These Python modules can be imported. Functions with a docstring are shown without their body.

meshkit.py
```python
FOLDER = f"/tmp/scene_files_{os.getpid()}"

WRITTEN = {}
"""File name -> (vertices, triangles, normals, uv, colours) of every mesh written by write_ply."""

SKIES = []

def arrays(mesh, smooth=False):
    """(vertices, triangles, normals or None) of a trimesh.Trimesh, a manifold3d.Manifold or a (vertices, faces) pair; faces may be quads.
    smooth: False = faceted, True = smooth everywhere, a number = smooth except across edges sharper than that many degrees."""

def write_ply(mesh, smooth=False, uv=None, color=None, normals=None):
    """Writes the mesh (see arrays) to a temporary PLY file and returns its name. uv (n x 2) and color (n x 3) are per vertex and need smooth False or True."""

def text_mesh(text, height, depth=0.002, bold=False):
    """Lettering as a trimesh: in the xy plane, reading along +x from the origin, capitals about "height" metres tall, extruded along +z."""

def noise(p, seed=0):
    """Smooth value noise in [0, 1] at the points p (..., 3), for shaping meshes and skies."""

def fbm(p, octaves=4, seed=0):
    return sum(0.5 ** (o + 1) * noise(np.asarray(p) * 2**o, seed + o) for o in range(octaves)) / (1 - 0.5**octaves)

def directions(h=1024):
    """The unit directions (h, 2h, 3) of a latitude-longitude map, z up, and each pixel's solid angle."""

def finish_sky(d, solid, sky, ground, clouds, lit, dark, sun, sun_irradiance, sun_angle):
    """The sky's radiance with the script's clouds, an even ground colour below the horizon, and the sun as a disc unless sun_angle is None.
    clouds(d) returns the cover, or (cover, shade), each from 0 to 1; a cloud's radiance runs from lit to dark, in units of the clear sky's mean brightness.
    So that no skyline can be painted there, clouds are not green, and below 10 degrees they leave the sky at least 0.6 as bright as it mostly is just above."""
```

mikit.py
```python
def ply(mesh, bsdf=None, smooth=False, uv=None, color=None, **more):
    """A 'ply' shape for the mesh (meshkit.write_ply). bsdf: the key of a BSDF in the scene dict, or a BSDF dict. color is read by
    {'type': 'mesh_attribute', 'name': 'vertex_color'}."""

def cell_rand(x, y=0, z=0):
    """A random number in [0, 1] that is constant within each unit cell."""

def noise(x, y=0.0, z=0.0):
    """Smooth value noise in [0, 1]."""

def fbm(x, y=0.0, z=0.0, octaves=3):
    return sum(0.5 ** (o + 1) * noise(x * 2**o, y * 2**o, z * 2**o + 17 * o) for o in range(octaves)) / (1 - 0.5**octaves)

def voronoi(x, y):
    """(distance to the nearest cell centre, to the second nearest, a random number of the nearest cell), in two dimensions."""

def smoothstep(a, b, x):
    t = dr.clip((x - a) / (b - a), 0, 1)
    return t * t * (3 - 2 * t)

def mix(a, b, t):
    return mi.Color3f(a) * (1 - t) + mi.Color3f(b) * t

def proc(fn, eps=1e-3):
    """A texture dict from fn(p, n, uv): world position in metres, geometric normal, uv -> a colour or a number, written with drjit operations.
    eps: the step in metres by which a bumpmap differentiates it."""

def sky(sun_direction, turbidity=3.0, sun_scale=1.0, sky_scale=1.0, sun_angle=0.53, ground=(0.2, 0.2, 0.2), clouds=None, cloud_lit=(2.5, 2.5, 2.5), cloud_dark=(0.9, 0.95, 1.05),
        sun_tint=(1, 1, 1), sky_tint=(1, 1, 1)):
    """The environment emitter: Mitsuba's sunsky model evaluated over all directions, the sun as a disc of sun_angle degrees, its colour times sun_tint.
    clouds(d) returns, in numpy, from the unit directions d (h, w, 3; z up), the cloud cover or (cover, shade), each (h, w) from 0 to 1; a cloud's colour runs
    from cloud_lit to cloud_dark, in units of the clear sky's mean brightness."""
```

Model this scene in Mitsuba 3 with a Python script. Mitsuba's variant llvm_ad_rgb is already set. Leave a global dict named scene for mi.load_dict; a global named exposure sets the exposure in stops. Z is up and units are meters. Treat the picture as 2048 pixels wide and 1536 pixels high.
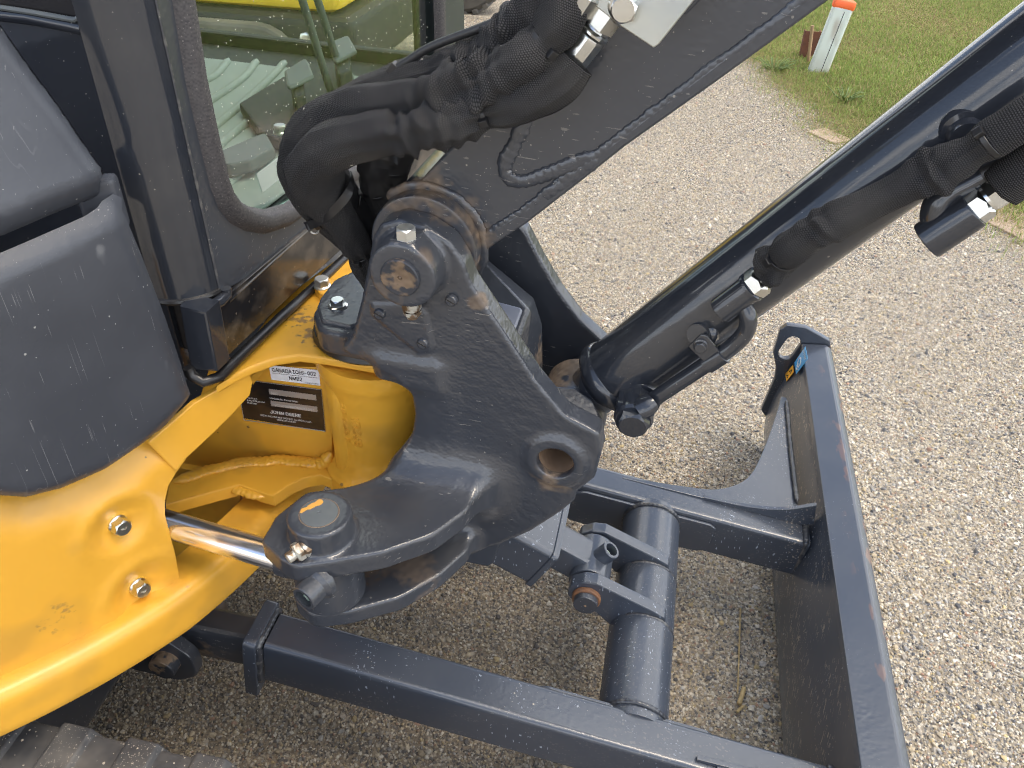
import math, numpy as np, trimesh, mitsuba as mi, drjit as dr, mikit, meshkit
from shapely.geometry import Polygon, Point
from scipy.spatial.transform import Rotation
T4 = mi.ScalarTransform4f
scene, labels = {'type': 'scene'}, {}

# ---------------------------------------------------------------- camera, sky, exposure
# world: metres, x = forward of the machine's tracks, y = towards its left side, z = up, ground z = 0
FPX, CX, CY = 1631.0, 1024.0, 768.0
RC = np.array([[0.97888289, 0.20300877, 0.02399418], [0.14105152, -0.58580509, -0.79808325], [-0.14796198, 0.78461445, -0.60206928]])
EYE = np.array([0, 0, 1.5])
scene['camera'] = {'type': 'perspective', 'fov': math.degrees(2 * math.atan(1024 / FPX)), 'fov_axis': 'x', 'near_clip': 0.02, 'far_clip': 600.0,
                   'to_world': T4().look_at(origin=EYE.tolist(), target=(EYE + RC[2]).tolist(), up=(-RC[1]).tolist())}
SUN = np.array([0.42, -0.12, 0.90]); SUN /= np.linalg.norm(SUN)
def cover(d):
    """Broken, thin white cloud with blue between, brightest around the veiled sun."""
    q = d / np.maximum(d[..., 2:3] + 0.30, 0.05)
    n = meshkit.fbm(q * 2.0 + np.array([3.1, 0.4, 7.7]), 5, 5)
    c = 0.12 + 0.88 * np.clip((n - 0.455) / 0.09, 0, 1)
    c = np.maximum(c, np.clip(1 - (d[..., 2] - 0.04) / 0.30, 0, 1) * 0.6)
    low = np.clip(1 - (d[..., 2] - 0.25) / 0.30, 0, 1)
    near = np.clip((d @ SUN - 0.70) / 0.30, 0, 1)
    c = np.maximum(c, near ** 1.5)
    return c, np.clip(0.42 - 0.9 * near - 0.30 * low + 0.6 * (meshkit.fbm(q * 2.3 + 9.0, 4, 11) - 0.5), 0, 1)
scene['sky'] = mikit.sky(SUN, turbidity=3, sun_scale=0.34, sun_angle=20.0, sky_scale=2.0, clouds=cover, cloud_lit=(4.6, 4.62, 4.7), cloud_dark=(1.25, 1.28, 1.34))
exposure = 1.80

# ---------------------------------------------------------------- measuring: a sight line of the survey photo met with a known plane of the machine
def ray(px, py): return RC.T @ np.array([px - CX, py - CY, FPX])
def on(px, py, n, p0):
    d, n = ray(px, py), np.asarray(n, float)
    return EYE + d * (n @ (np.asarray(p0, float) - EYE)) / (n @ d)
def aty(px, py, y): return on(px, py, (0, 1, 0), (0, y, 0))
def atx(px, py, x): return on(px, py, (1, 0, 0), (x, 0, 0))
def atz(px, py, z): return on(px, py, (0, 0, 1), (0, 0, z))
SW = np.array([-1.38, 0.97])                      # swing centre of the house
def atr(px, py, R):
    d = ray(px, py); o = EYE[:2] - SW
    a, b, c = d[:2] @ d[:2], 2 * o @ d[:2], o @ o - R * R
    return EYE + d * (-b - math.sqrt(b * b - 4 * a * c)) / (2 * a)
class Frame:
    """A local frame: origin and three axes in world."""
    def __init__(s, o, ex, ey, ez): s.o, s.m = np.asarray(o, float), np.stack([ex, ey, ez], 1).astype(float)
    def w(s, p): return np.asarray(p, float) @ s.m.T + s.o
    def l(s, p): return (np.asarray(p, float) - s.o) @ s.m
def yawed(o, deg):
    c, s = math.cos(math.radians(deg)), math.sin(math.radians(deg))
    return Frame(o, (c, -s, 0), (s, c, 0), (0, 0, 1))
BR = yawed((-0.36, 0.89, 0), 3.0)                 # swing bracket and boom: u forward, w sideways (+ away from the viewer), v up
CAB = yawed((-0.51, 0.73, 0), 5.0)                # cab front plane u = 0
def bw(px, py, w): return BR.l(on(px, py, BR.m[:, 1], BR.o + BR.m[:, 1] * w))      # local (u, w, v)
def cf(px, py, u=0.0): return CAB.l(on(px, py, CAB.m[:, 0], CAB.o + CAB.m[:, 0] * u))

# ---------------------------------------------------------------- mesh helpers
def tm(v, f): return trimesh.Trimesh(np.asarray(v, float), np.asarray(f, int), process=False)
def cat(*ms): return trimesh.util.concatenate([m for m in ms if m is not None])
def xf(mesh, fr):
    m = mesh.copy(); m.vertices = fr.w(m.vertices)
    if np.linalg.det(fr.m) < 0: m.invert()
    return m
def unit(v): v = np.asarray(v, float); return v / np.linalg.norm(v)
def axes(d):
    d = unit(d); a = np.cross(d, (0, 0, 1)) if abs(d[2]) < 0.9 else np.cross(d, (1, 0, 0))
    a = unit(a); return a, np.cross(d, a), d
def ring_off(P, c):
    """The closed outline P (counter-clockwise) moved inwards by c, vertex by vertex."""
    a, b = np.roll(P, 1, 0), np.roll(P, -1, 0)
    e1, e2 = P - a, b - P
    e1 /= np.maximum(np.linalg.norm(e1, axis=1, keepdims=True), 1e-9); e2 /= np.maximum(np.linalg.norm(e2, axis=1, keepdims=True), 1e-9)
    n1, n2 = np.stack([-e1[:, 1], e1[:, 0]], 1), np.stack([-e2[:, 1], e2[:, 0]], 1)
    n = n1 + n2; n /= np.maximum(np.linalg.norm(n, axis=1, keepdims=True), 1e-9)
    return P + n * (c / np.maximum((n * n1).sum(1, keepdims=True), 0.45))
def fillet(P, r, n=5):
    """Rounds the corners of an outline; r one radius or one per corner."""
    P = np.asarray(P, float); N = len(P); r = np.broadcast_to(r, N); out = []
    for i in range(N):
        p, a, b = P[i], P[i - 1], P[(i + 1) % N]
        da, db = np.linalg.norm(a - p), np.linalg.norm(b - p)
        if r[i] <= 0: out.append(p); continue
        ua, ub = (a - p) / da, (b - p) / db
        half = math.acos(np.clip(ua @ ub, -1, 1)) / 2
        t = min(r[i] / max(math.tan(half), 1e-3), 0.48 * da, 0.48 * db)
        s, e = p + ua * t, p + ub * t
        for k in range(n + 1):
            q = k / n; out.append((1 - q) ** 2 * s + 2 * q * (1 - q) * p + q * q * e)
    return np.array(out)
def smooth_line(P, n=8, closed=False):
    """Catmull-Rom through the points."""
    P = np.asarray(P, float)
    Q = np.vstack([P[-1:], P, P[:2]]) if closed else np.vstack([2 * P[:1] - P[1:2], P, 2 * P[-1:] - P[-2:-1]])
    out = []
    for i in range(1, len(Q) - 2):
        a, b, c, d = Q[i - 1:i + 3]
        for k in range(n):
            t = k / n
            out.append(0.5 * (2 * b + (c - a) * t + (2 * a - 5 * b + 4 * c - d) * t * t + (3 * b - a - 3 * c + d) * t ** 3))
    if not closed: out.append(P[-1])
    return np.array(out)
def plate(P, h, c=0.002, holes=(), n=2):
    """The outline P (2-D) extruded from z = 0 to h with edges rounded by c."""
    P = np.asarray(P, float)[:, :2]
    pg = Polygon(P)
    if not pg.exterior.is_ccw: P = P[::-1]
    rings = [P] + [np.asarray(q, float)[::-1] if Polygon(q).exterior.is_ccw else np.asarray(q, float) for q in holes]
    lev = [(c * (1 - math.sin(t)), c * (1 - math.cos(t))) for t in np.linspace(0, math.pi / 2, n + 1)]
    lev = lev + [(o, h - z) for o, z in lev[::-1]]
    V, F, base, caps = [], [], 0, [[], []]
    for R in rings:
        N = len(R)
        offs = [np.column_stack([ring_off(R, o), np.full(N, z)]) for o, z in lev]
        caps[0].append(offs[0][:, :2]); caps[1].append(offs[-1][:, :2])
        V += offs
        for k in range(len(offs) - 1):
            i = np.arange(N); j = (i + 1) % N; a, b = base + k * N, base + (k + 1) * N
            F.append(np.column_stack([a + i, a + j, b + j])); F.append(np.column_stack([a + i, b + j, b + i]))
        base += N * len(offs)
    m = [tm(np.vstack(V), np.vstack(F))]
    for side, z in ((0, 0.0), (1, h)):
        pp = Polygon(caps[side][0], [q for q in caps[side][1:]])
        v, f = trimesh.creation.triangulate_polygon(pp.buffer(0) if not pp.is_valid else pp, engine='earcut')
        q = tm(np.column_stack([v, np.full(len(v), z)]), f)
        up = np.cross(q.vertices[q.faces[:, 1]] - q.vertices[q.faces[:, 0]], q.vertices[q.faces[:, 2]] - q.vertices[q.faces[:, 0]])[:, 2].sum() > 0
        if up != (side == 1): q.faces = q.faces[:, ::-1]
        m.append(q)
    return cat(*m)
def slab(P3, nrm, h, c=0.002, holes=(), rnd=None):
    """A plate whose outer face has the 3-D outline P3 and outward normal nrm; thickness h goes inwards."""
    nrm = unit(nrm); P3 = np.asarray(P3, float); o = P3[0]
    ex = unit(np.cross((0, 0, 1), nrm)) if abs(nrm[2]) < 0.95 else np.array([1.0, 0, 0])
    ey = np.cross(nrm, ex); fr = Frame(o, ex, ey, nrm)
    L = fr.l(P3)[:, :2]
    if rnd is not None: L = fillet(L, rnd)
    H = [fr.l(np.asarray(q))[:, :2] for q in holes]
    m = plate(L, h, c, H); m.vertices[:, 2] -= h
    return xf(m, fr)
def box(lo, hi, c=0.003):
    (x0, y0, z0), (x1, y1, z1) = lo, hi
    P = fillet([(x0, y0), (x1, y0), (x1, y1), (x0, y1)], c, 3) if c > 0 else np.array([(x0, y0), (x1, y0), (x1, y1), (x0, y1)])
    m = plate(P, z1 - z0, max(c, 1e-5)); m.vertices[:, 2] += z0; return m
def tube(path, r, n=16, caps=True, disp=None, uvs=False):
    """A round tube along the path; r one radius or one per point; disp(s, theta) adds to the radius."""
    P = np.asarray(path, float); N = len(P)
    t = np.gradient(P, axis=0); t /= np.linalg.norm(t, axis=1, keepdims=True)
    a = axes(t[0])[0]; A = []
    for k in range(N):
        a = a - t[k] * (a @ t[k]); a = a / np.linalg.norm(a); A.append(a)
    A = np.array(A); B = np.cross(t, A)
    s = np.concatenate([[0], np.cumsum(np.linalg.norm(np.diff(P, axis=0), axis=1))])
    m = n + 1 if uvs else n
    th = np.arange(m) * 2 * math.pi / n
    R = np.broadcast_to(np.asarray(r, float).reshape(-1, 1) if np.ndim(r) else r, (N, m)).copy()
    if disp is not None: R = R + disp(s[:, None], th[None, :])
    V = P[:, None] + A[:, None] * (R * np.cos(th))[..., None] + B[:, None] * (R * np.sin(th))[..., None]
    V = V.reshape(-1, 3); i, k = np.meshgrid(np.arange(n), np.arange(N - 1)); i, k = i.ravel(), k.ravel()
    j = i + 1 if uvs else (i + 1) % n
    F = np.vstack([np.column_stack([k * m + i, k * m + j, (k + 1) * m + j]), np.column_stack([k * m + i, (k + 1) * m + j, (k + 1) * m + i])])
    if caps:
        V = np.vstack([V, P[:1], P[-1:]]); q = np.arange(n); w = q + 1 if uvs else (q + 1) % n
        F = np.vstack([F, np.column_stack([np.full(n, len(V) - 2), w, q]), np.column_stack([np.full(n, len(V) - 1), (N - 1) * m + q, (N - 1) * m + w])])
    mesh = tm(V, F)
    if uvs:
        u = np.broadcast_to(th * np.mean(r), (N, m)); uv = np.stack([u, np.broadcast_to(s[:, None], (N, m))], -1).reshape(-1, 2)
        if caps: uv = np.vstack([uv, uv[:1], uv[-1:]])
        return mesh, uv
    return mesh
def lathe(prof, o, d, n=32):
    """Profile [(r, h)] turned about the axis d from o; closed at both ends when r is 0 there."""
    a, b, d = axes(d); prof = np.asarray(prof, float); N = len(prof)
    th = np.arange(n) * 2 * math.pi / n
    V = np.asarray(o) + prof[:, None, 1:2] * d + prof[:, None, 0:1] * (np.cos(th)[None, :, None] * a + np.sin(th)[None, :, None] * b)
    V = V.reshape(-1, 3); i, k = np.meshgrid(np.arange(n), np.arange(N - 1)); i, k = i.ravel(), k.ravel(); j = (i + 1) % n
    F = np.vstack([np.column_stack([k * n + i, k * n + j, (k + 1) * n + j]), np.column_stack([k * n + i, (k + 1) * n + j, (k + 1) * n + i])])
    m = tm(V, F)
    m.update_faces(m.area_faces > 1e-12); return m
def rod(p, q, r, c=0.0015, n=28):
    p, q = np.asarray(p, float), np.asarray(q, float); L = np.linalg.norm(q - p)
    return lathe([(0, 0), (r - c, 0), (r - 0.3 * c, 0.3 * c), (r, c), (r, L - c), (r - 0.3 * c, L - 0.3 * c), (r - c, L), (0, L)], p, q - p, n)
def pipe(p, q, r, ri, c=0.0012, n=32):
    p, q = np.asarray(p, float), np.asarray(q, float); L = np.linalg.norm(q - p)
    return lathe([(ri, 0), (r - c, 0), (r, c), (r, L - c), (r - c, L), (ri + c * .5, L), (ri, L - c), (ri, 0)], p, q - p, n)
def hexa(o, d, af, h, spin=0.0, dome=True):
    """Hexagon head: across flats af, height h along d."""
    a, b, d = axes(d); R = af / math.sqrt(3); V, F = [], []
    th = spin + np.arange(6) * math.pi / 3
    th = np.sort(np.concatenate([th, th + math.pi / 6])); rr = np.where(np.arange(12) % 2 == 0, R, af / 2) if True else R
    def ring(f, hh): return [np.asarray(o) + d * (hh - (0.10 * af * (1 if i % 2 == 0 else 0.0) if f == 1 and hh > h * .4 else 0)) + (a * math.cos(t) + b * math.sin(t)) * (rr[i] if f == 1 else af / 2 * f) for i, t in enumerate(th)]
    rings = [ring(1, 0.0), ring(1, h - 0.02 * af), ring(0.93, h), ring(0.5, h)]
    for k, r in enumerate(rings): V += r
    for k in range(3):
        for i in range(12):
            j = (i + 1) % 12; F += [(k * 12 + i, k * 12 + j, (k + 1) * 12 + j), (k * 12 + i, (k + 1) * 12 + j, (k + 1) * 12 + i)]
    V.append(np.asarray(o) + d * h); F += [(36 + i, 36 + (i + 1) % 12, 48) for i in range(12)]
    return tm(V, F)
def bolt(o, d, af, h, fl=None, fh=0.0025, spin=0.3):
    o, d = np.asarray(o, float), unit(d); ms = [hexa(o + d * (fh if fl else 0), d, af, h, spin)]
    if fl: ms.append(lathe([(0, 0), (fl, 0), (fl, fh * .7), (fl * .82, fh * 1.3), (0, fh * 1.3)], o, d, 24))
    return cat(*ms)
def bead(path, r, seed=0, n=10, step=0.003, nrm=None, flat=0.5):
    """A weld bead: an uneven, rippled tube half sunk where it lies."""
    P = np.asarray(path, float); s = np.concatenate([[0], np.cumsum(np.linalg.norm(np.diff(P, axis=0), axis=1))])
    k = max(int(s[-1] / step), 4); t = np.linspace(0, s[-1], k)
    Q = np.column_stack([np.interp(t, s, P[:, i]) for i in range(3)])
    g = np.random.default_rng(seed); ph = g.random() * 9
    rip = lambda ss, th: r * (0.11 * np.sin(ss * 1300 + 1.5 * np.cos(th) + 3 * meshkit.noise(np.stack(np.broadcast_arrays(ss * 40, 0 * th, 0 * th), -1), 3) + ph) + 0.45 * (meshkit.noise(np.stack(np.broadcast_arrays(ss * 85 + ph, 1.1 * np.cos(th) + 5, 1.1 * np.sin(th) + seed), -1), seed) - 0.5))
    end = np.minimum(np.minimum(t, s[-1] - t) / (1.5 * r), 1) ** 0.5
    m = tube(Q, r * np.maximum(end, 0.05), n, True, lambda ss, th: rip(ss, th) * end[:, None])
    if nrm is not None:
        nrm = unit(nrm); C = np.vstack([np.repeat(Q, n, 0), Q[:1], Q[-1:]]); m.vertices = m.vertices - ((m.vertices - C) @ nrm)[:, None] * nrm * (1 - flat)
    return m
def skin(P2, surf, h, step):
    """A curved sheet: the 2-D outline P2 filled with a grid, mapped through surf(p) -> (points, outward normals), thickness h inwards."""
    pg = Polygon(P2); P2 = np.asarray(pg.exterior.coords)[:-1]
    if not pg.exterior.is_ccw: P2 = P2[::-1]
    L = np.linalg.norm(np.roll(P2, -1, 0) - P2, axis=1); B = []
    for p, q, l in zip(P2, np.roll(P2, -1, 0), L):
        k = max(int(l / step), 1); B += [p + (q - p) * i / k for i in range(k)]
    B = np.array(B)
    x0, y0, x1, y1 = pg.bounds
    gx, gy = np.meshgrid(np.arange(x0, x1, step), np.arange(y0, y1, step)); G = np.column_stack([gx.ravel(), gy.ravel()])
    import shapely
    G = G[shapely.contains_xy(pg.buffer(-0.55 * step), G[:, 0], G[:, 1])]
    A = np.vstack([B, G])
    from scipy.spatial import Delaunay
    tri = Delaunay(A).simplices
    cen = A[tri].mean(1); tri = tri[shapely.contains_xy(pg.buffer(1e-9), cen[:, 0], cen[:, 1])]
    ar = np.cross(A[tri[:, 1]] - A[tri[:, 0]], A[tri[:, 2]] - A[tri[:, 0]]); tri[ar < 0] = tri[ar < 0][:, ::-1]; tri = tri[np.abs(ar) > 1e-12]
    V, Nn = surf(A); n = len(A); W = V - Nn * h
    fn = np.cross(V[tri[:, 1]] - V[tri[:, 0]], V[tri[:, 2]] - V[tri[:, 0]])
    if (fn * Nn[tri[:, 0]]).sum() < 0: tri = tri[:, ::-1]; flip = True
    else: flip = False
    nb = len(B); i = np.arange(nb); j = (i + 1) % nb
    side = np.vstack([np.column_stack([i, i + n, j + n]), np.column_stack([i, j + n, j])])
    if flip: side = side[:, ::-1]
    return tm(np.vstack([V, W]), np.vstack([tri, tri[:, ::-1] + n, side]))

# ---- smooth cast shapes: signed distances on a grid, meshed by surface nets
class Field:
    def __init__(s, lo, hi, h):
        s.lo, s.h = np.asarray(lo, float), h
        s.ax = [np.arange(lo[k], hi[k] + h, h).astype(np.float32) for k in range(3)]
        s.d = np.full([len(a) for a in s.ax], 9.0, np.float32)
    def grid2(s, i, j): return np.meshgrid(s.ax[i], s.ax[j], indexing='ij')
    def poly2(s, P, i, j):
        X, Y = s.grid2(i, j); Q = np.stack([X, Y], -1); P = np.asarray(P, np.float32); d = np.full(X.shape, 9.0, np.float32); ins = np.zeros(X.shape, bool)
        for a, b in zip(P, np.roll(P, -1, 0)):
            e, w = b - a, Q - a
            t = np.clip((w @ e) / max(e @ e, 1e-12), 0, 1)
            d = np.minimum(d, np.linalg.norm(w - t[..., None] * e, axis=-1))
            cr = ((a[1] > Y) != (b[1] > Y)) & (X < (b[0] - a[0]) * (Y - a[1]) / (b[1] - a[1] if b[1] != a[1] else 1e-9) + a[0]); ins ^= cr
        return np.where(ins, -d, d)
    def prism(s, P, axis, a, b, r=0.004):
        """The outline P extruded along the axis from a to b, edges rounded by r. Outline axes are the other two in order."""
        i, j = [k for k in range(3) if k != axis]
        d2 = np.expand_dims(s.poly2(P, i, j) + r, axis); sh = [1, 1, 1]; sh[axis] = -1
        d1 = (np.abs(s.ax[axis] - (a + b) / 2) - (b - a) / 2 + r).reshape(sh)
        return np.minimum(np.maximum(d2, d1), 0) + np.sqrt(np.maximum(d2, 0) ** 2 + np.maximum(d1, 0) ** 2) - r
    def cyl(s, c, axis, R, a, b, r=0.003):
        i, j = [k for k in range(3) if k != axis]; X, Y = s.grid2(i, j)
        d2 = np.expand_dims(np.sqrt((X - c[0]) ** 2 + (Y - c[1]) ** 2) - R + r, axis); sh = [1, 1, 1]; sh[axis] = -1
        d1 = (np.abs(s.ax[axis] - (a + b) / 2) - (b - a) / 2 + r).reshape(sh)
        return np.minimum(np.maximum(d2, d1), 0) + np.sqrt(np.maximum(d2, 0) ** 2 + np.maximum(d1, 0) ** 2) - r
    def caps(s, p, q, ra, rb):
        """A tapered capsule."""
        X, Y, Z = np.meshgrid(*s.ax, indexing='ij', sparse=True); p, q = np.asarray(p, np.float32), np.asarray(q, np.float32); e = q - p
        t = np.clip(((X - p[0]) * e[0] + (Y - p[1]) * e[1] + (Z - p[2]) * e[2]) / (e @ e), 0, 1)
        return np.sqrt((X - p[0] - t * e[0]) ** 2 + (Y - p[1] - t * e[1]) ** 2 + (Z - p[2] - t * e[2]) ** 2) - (ra + (rb - ra) * t)
    def add(s, d, k=0.0):
        if k <= 0: s.d = np.minimum(s.d, d); return
        h = np.maximum(k - np.abs(s.d - d), 0) / k; s.d = np.minimum(s.d, d) - h * h * k / 4
    def cut(s, d, k=0.0):
        e = -d
        if k <= 0: s.d = np.maximum(s.d, e); return
        h = np.maximum(k - np.abs(s.d - e), 0) / k; s.d = np.maximum(s.d, e) + h * h * k / 4
    def mesh(s):
        D = s.d; I = D < 0; nx, ny, nz = D.shape
        acc = np.zeros((nx - 1, ny - 1, nz - 1, 3), np.float32); cnt = np.zeros((nx - 1, ny - 1, nz - 1), np.float32)
        sl = lambda a, b, n: slice(a, n - 1 + a) if b is None else None
        for axis in range(3):
            A = [slice(None)] * 3; B = [slice(None)] * 3; A[axis] = slice(0, -1); B[axis] = slice(1, None)
            a, b = D[tuple(A)], D[tuple(B)]; X = I[tuple(A)] != I[tuple(B)]
            idx = np.argwhere(X); da, db = a[X], b[X]; t = da / (da - db)
            pos = idx.astype(np.float32); pos[:, axis] += t
            o = [k for k in range(3) if k != axis]
            for p in (0, 1):
                for q in (0, 1):
                    c = idx.copy(); c[:, o[0]] -= p; c[:, o[1]] -= q
                    ok = ((c >= 0) & (c < np.array(acc.shape[:3]))).all(1)
                    np.add.at(acc, tuple(c[ok].T), pos[ok]); np.add.at(cnt, tuple(c[ok].T), 1)
        on_ = cnt > 0; ids = np.full(cnt.shape, -1, int); ids[on_] = np.arange(on_.sum())
        V = acc[on_] / cnt[on_][:, None] * s.h + s.lo; F = []
        for axis in range(3):
            A = [slice(None)] * 3; B = [slice(None)] * 3; A[axis] = slice(0, -1); B[axis] = slice(1, None)
            X = I[tuple(A)] != I[tuple(B)]; idx = np.argwhere(X); inn = I[tuple(A)][X]
            o = [(axis + 1) % 3, (axis + 2) % 3]
            ok = (idx[:, o[0]] > 0) & (idx[:, o[1]] > 0) & (idx[:, o[0]] < D.shape[o[0]] - 1) & (idx[:, o[1]] < D.shape[o[1]] - 1)
            idx, inn = idx[ok], inn[ok]
            def at(p, q): c = idx.copy(); c[:, o[0]] -= p; c[:, o[1]] -= q; return ids[tuple(c.T)]
            a, b, c, d = at(1, 1), at(0, 1), at(0, 0), at(1, 0)
            q = np.where(inn[:, None], np.column_stack([a, b, c, d]), np.column_stack([d, c, b, a]))
            F += [q[:, [0, 1, 2]], q[:, [0, 2, 3]]]
        return tm(V, np.vstack(F))

# ---------------------------------------------------------------- scene entries
def key_for(name):
    if name not in scene and name not in labels and not any(k.startswith(name + '__') for k in scene): return name
    i = 1
    while f'{name}_{i:03d}' in scene or any(k.startswith(f'{name}_{i:03d}__') for k in scene): i += 1
    return f'{name}_{i:03d}'
def add(name, mesh, mat, smooth=35, parent=None, label=None, **kw):
    k = key_for((parent + '__' if parent else '') + name)
    scene[k] = mikit.ply(mesh, mat, smooth=smooth, **kw)
    if label: labels[k] = {'label': label}
    return k
def tag(k, label, category=None, group=None, kind=None):
    d = {'label': label}
    if category: d['category'] = category
    if group: d['group'] = group
    if kind: d['kind'] = kind
    labels[k] = d
X = 'excavator'
def ex(name, mesh, mat, smooth=35, label=None, sub=None, **kw): return add(name, mesh, mat, smooth, (X if sub is None else sub), label, **kw)
# ---------------------------------------------------------------- materials
N, FB, SS, MIX = mikit.noise, mikit.fbm, mikit.smoothstep, mikit.mix
def bsdf(k, **d): scene[k] = {'type': 'twosided', 'bsdf': d}
def prin(k, col, rough, bump=None, bs=0.0003, eps=0.0006, **kw):
    tex = lambda v: mikit.proc(v) if callable(v) else ({'type': 'rgb', 'value': list(v)} if isinstance(v, (tuple, list)) else v)
    d = {'type': 'principled', 'base_color': tex(col), 'roughness': tex(rough), **{a: tex(v) for a, v in kw.items()}}
    if bump is not None: d = {'type': 'bumpmap', 'arbitrary': mikit.proc(bump, eps=eps), 'scale': bs, 'bsdf': d}
    scene[k] = {'type': 'twosided', 'bsdf': d}
def spots(p, f, dens, seed=0.0, rmin=0.12, rmax=0.4):
    """Small round specks, one in some of the cells of a grid."""
    q = [p.x * f + seed, p.y * f + seed * 1.7, p.z * f + seed * 0.6]; i = [dr.floor(v) for v in q]
    r = mikit.cell_rand(i[0], i[1], i[2]); r2 = mikit.cell_rand(i[0] + 91, i[1] + 17, i[2] + 5); r3 = mikit.cell_rand(i[0] + 7, i[1] + 53, i[2] + 31)
    R = rmin + (rmax - rmin) * r2 * r2 * r2
    c = [0.4 + 0.2 * r3, 0.4 + 0.2 * r2, 0.5]
    d = dr.sqrt(sum(dr.square(v - a - b) for v, a, b in zip(q, i, c)))
    return dr.select(r < dens, 1 - SS(R * 0.75, R, d), 0)
def lines(p, fx, fy, fz, thin, mask, seed=0.0):
    """Hair-fine straight-ish scratches: long where a frequency is low."""
    v = N(p.x * fx + seed, p.y * fy + seed, p.z * fz + seed)
    g = N(p.x * 17 + 31 + seed, p.y * 17, p.z * 9 + 3)
    return (1 - SS(thin * 0.4, thin, dr.abs(v - 0.5))) * SS(mask, mask + 0.12, g)
def streaks(a, b, c, thr):
    """Short dashes, stretched along the axis with the low frequency."""
    return SS(thr, thr + 0.06, N(a, b, c))
MUD = [(BR.w(bw(*q[:2], q[2])), q[3], q[4]) for q in [
    (850, 405, -.06, .046, 1.0), (925, 450, -.058, .040, 1.0), (868, 510, -.155, .020, .62), (770, 590, -.155, .020, .5), (955, 600, -.115, .013, .8), (860, 368, -.066, .022, .55), (930, 520, -.075, .022, .9),
    (1120, 735, .02, .05, 1.0), (1140, 860, -.09, .026, .7), (1110, 935, -.10, .032, 1.0), (1175, 880, -.10, .018, .9), (700, 1130, -.2, .03, .5), (820, 1150, -.2, .04, .55)]]
MUD += [(aty(445, 1270, .72), .05, 1.0), (aty(430, 1240, .74), .05, .9), (aty(1165, 1160, .9), .035, .7), (aty(1100, 1180, .9), .03, 1.0)]
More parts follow.
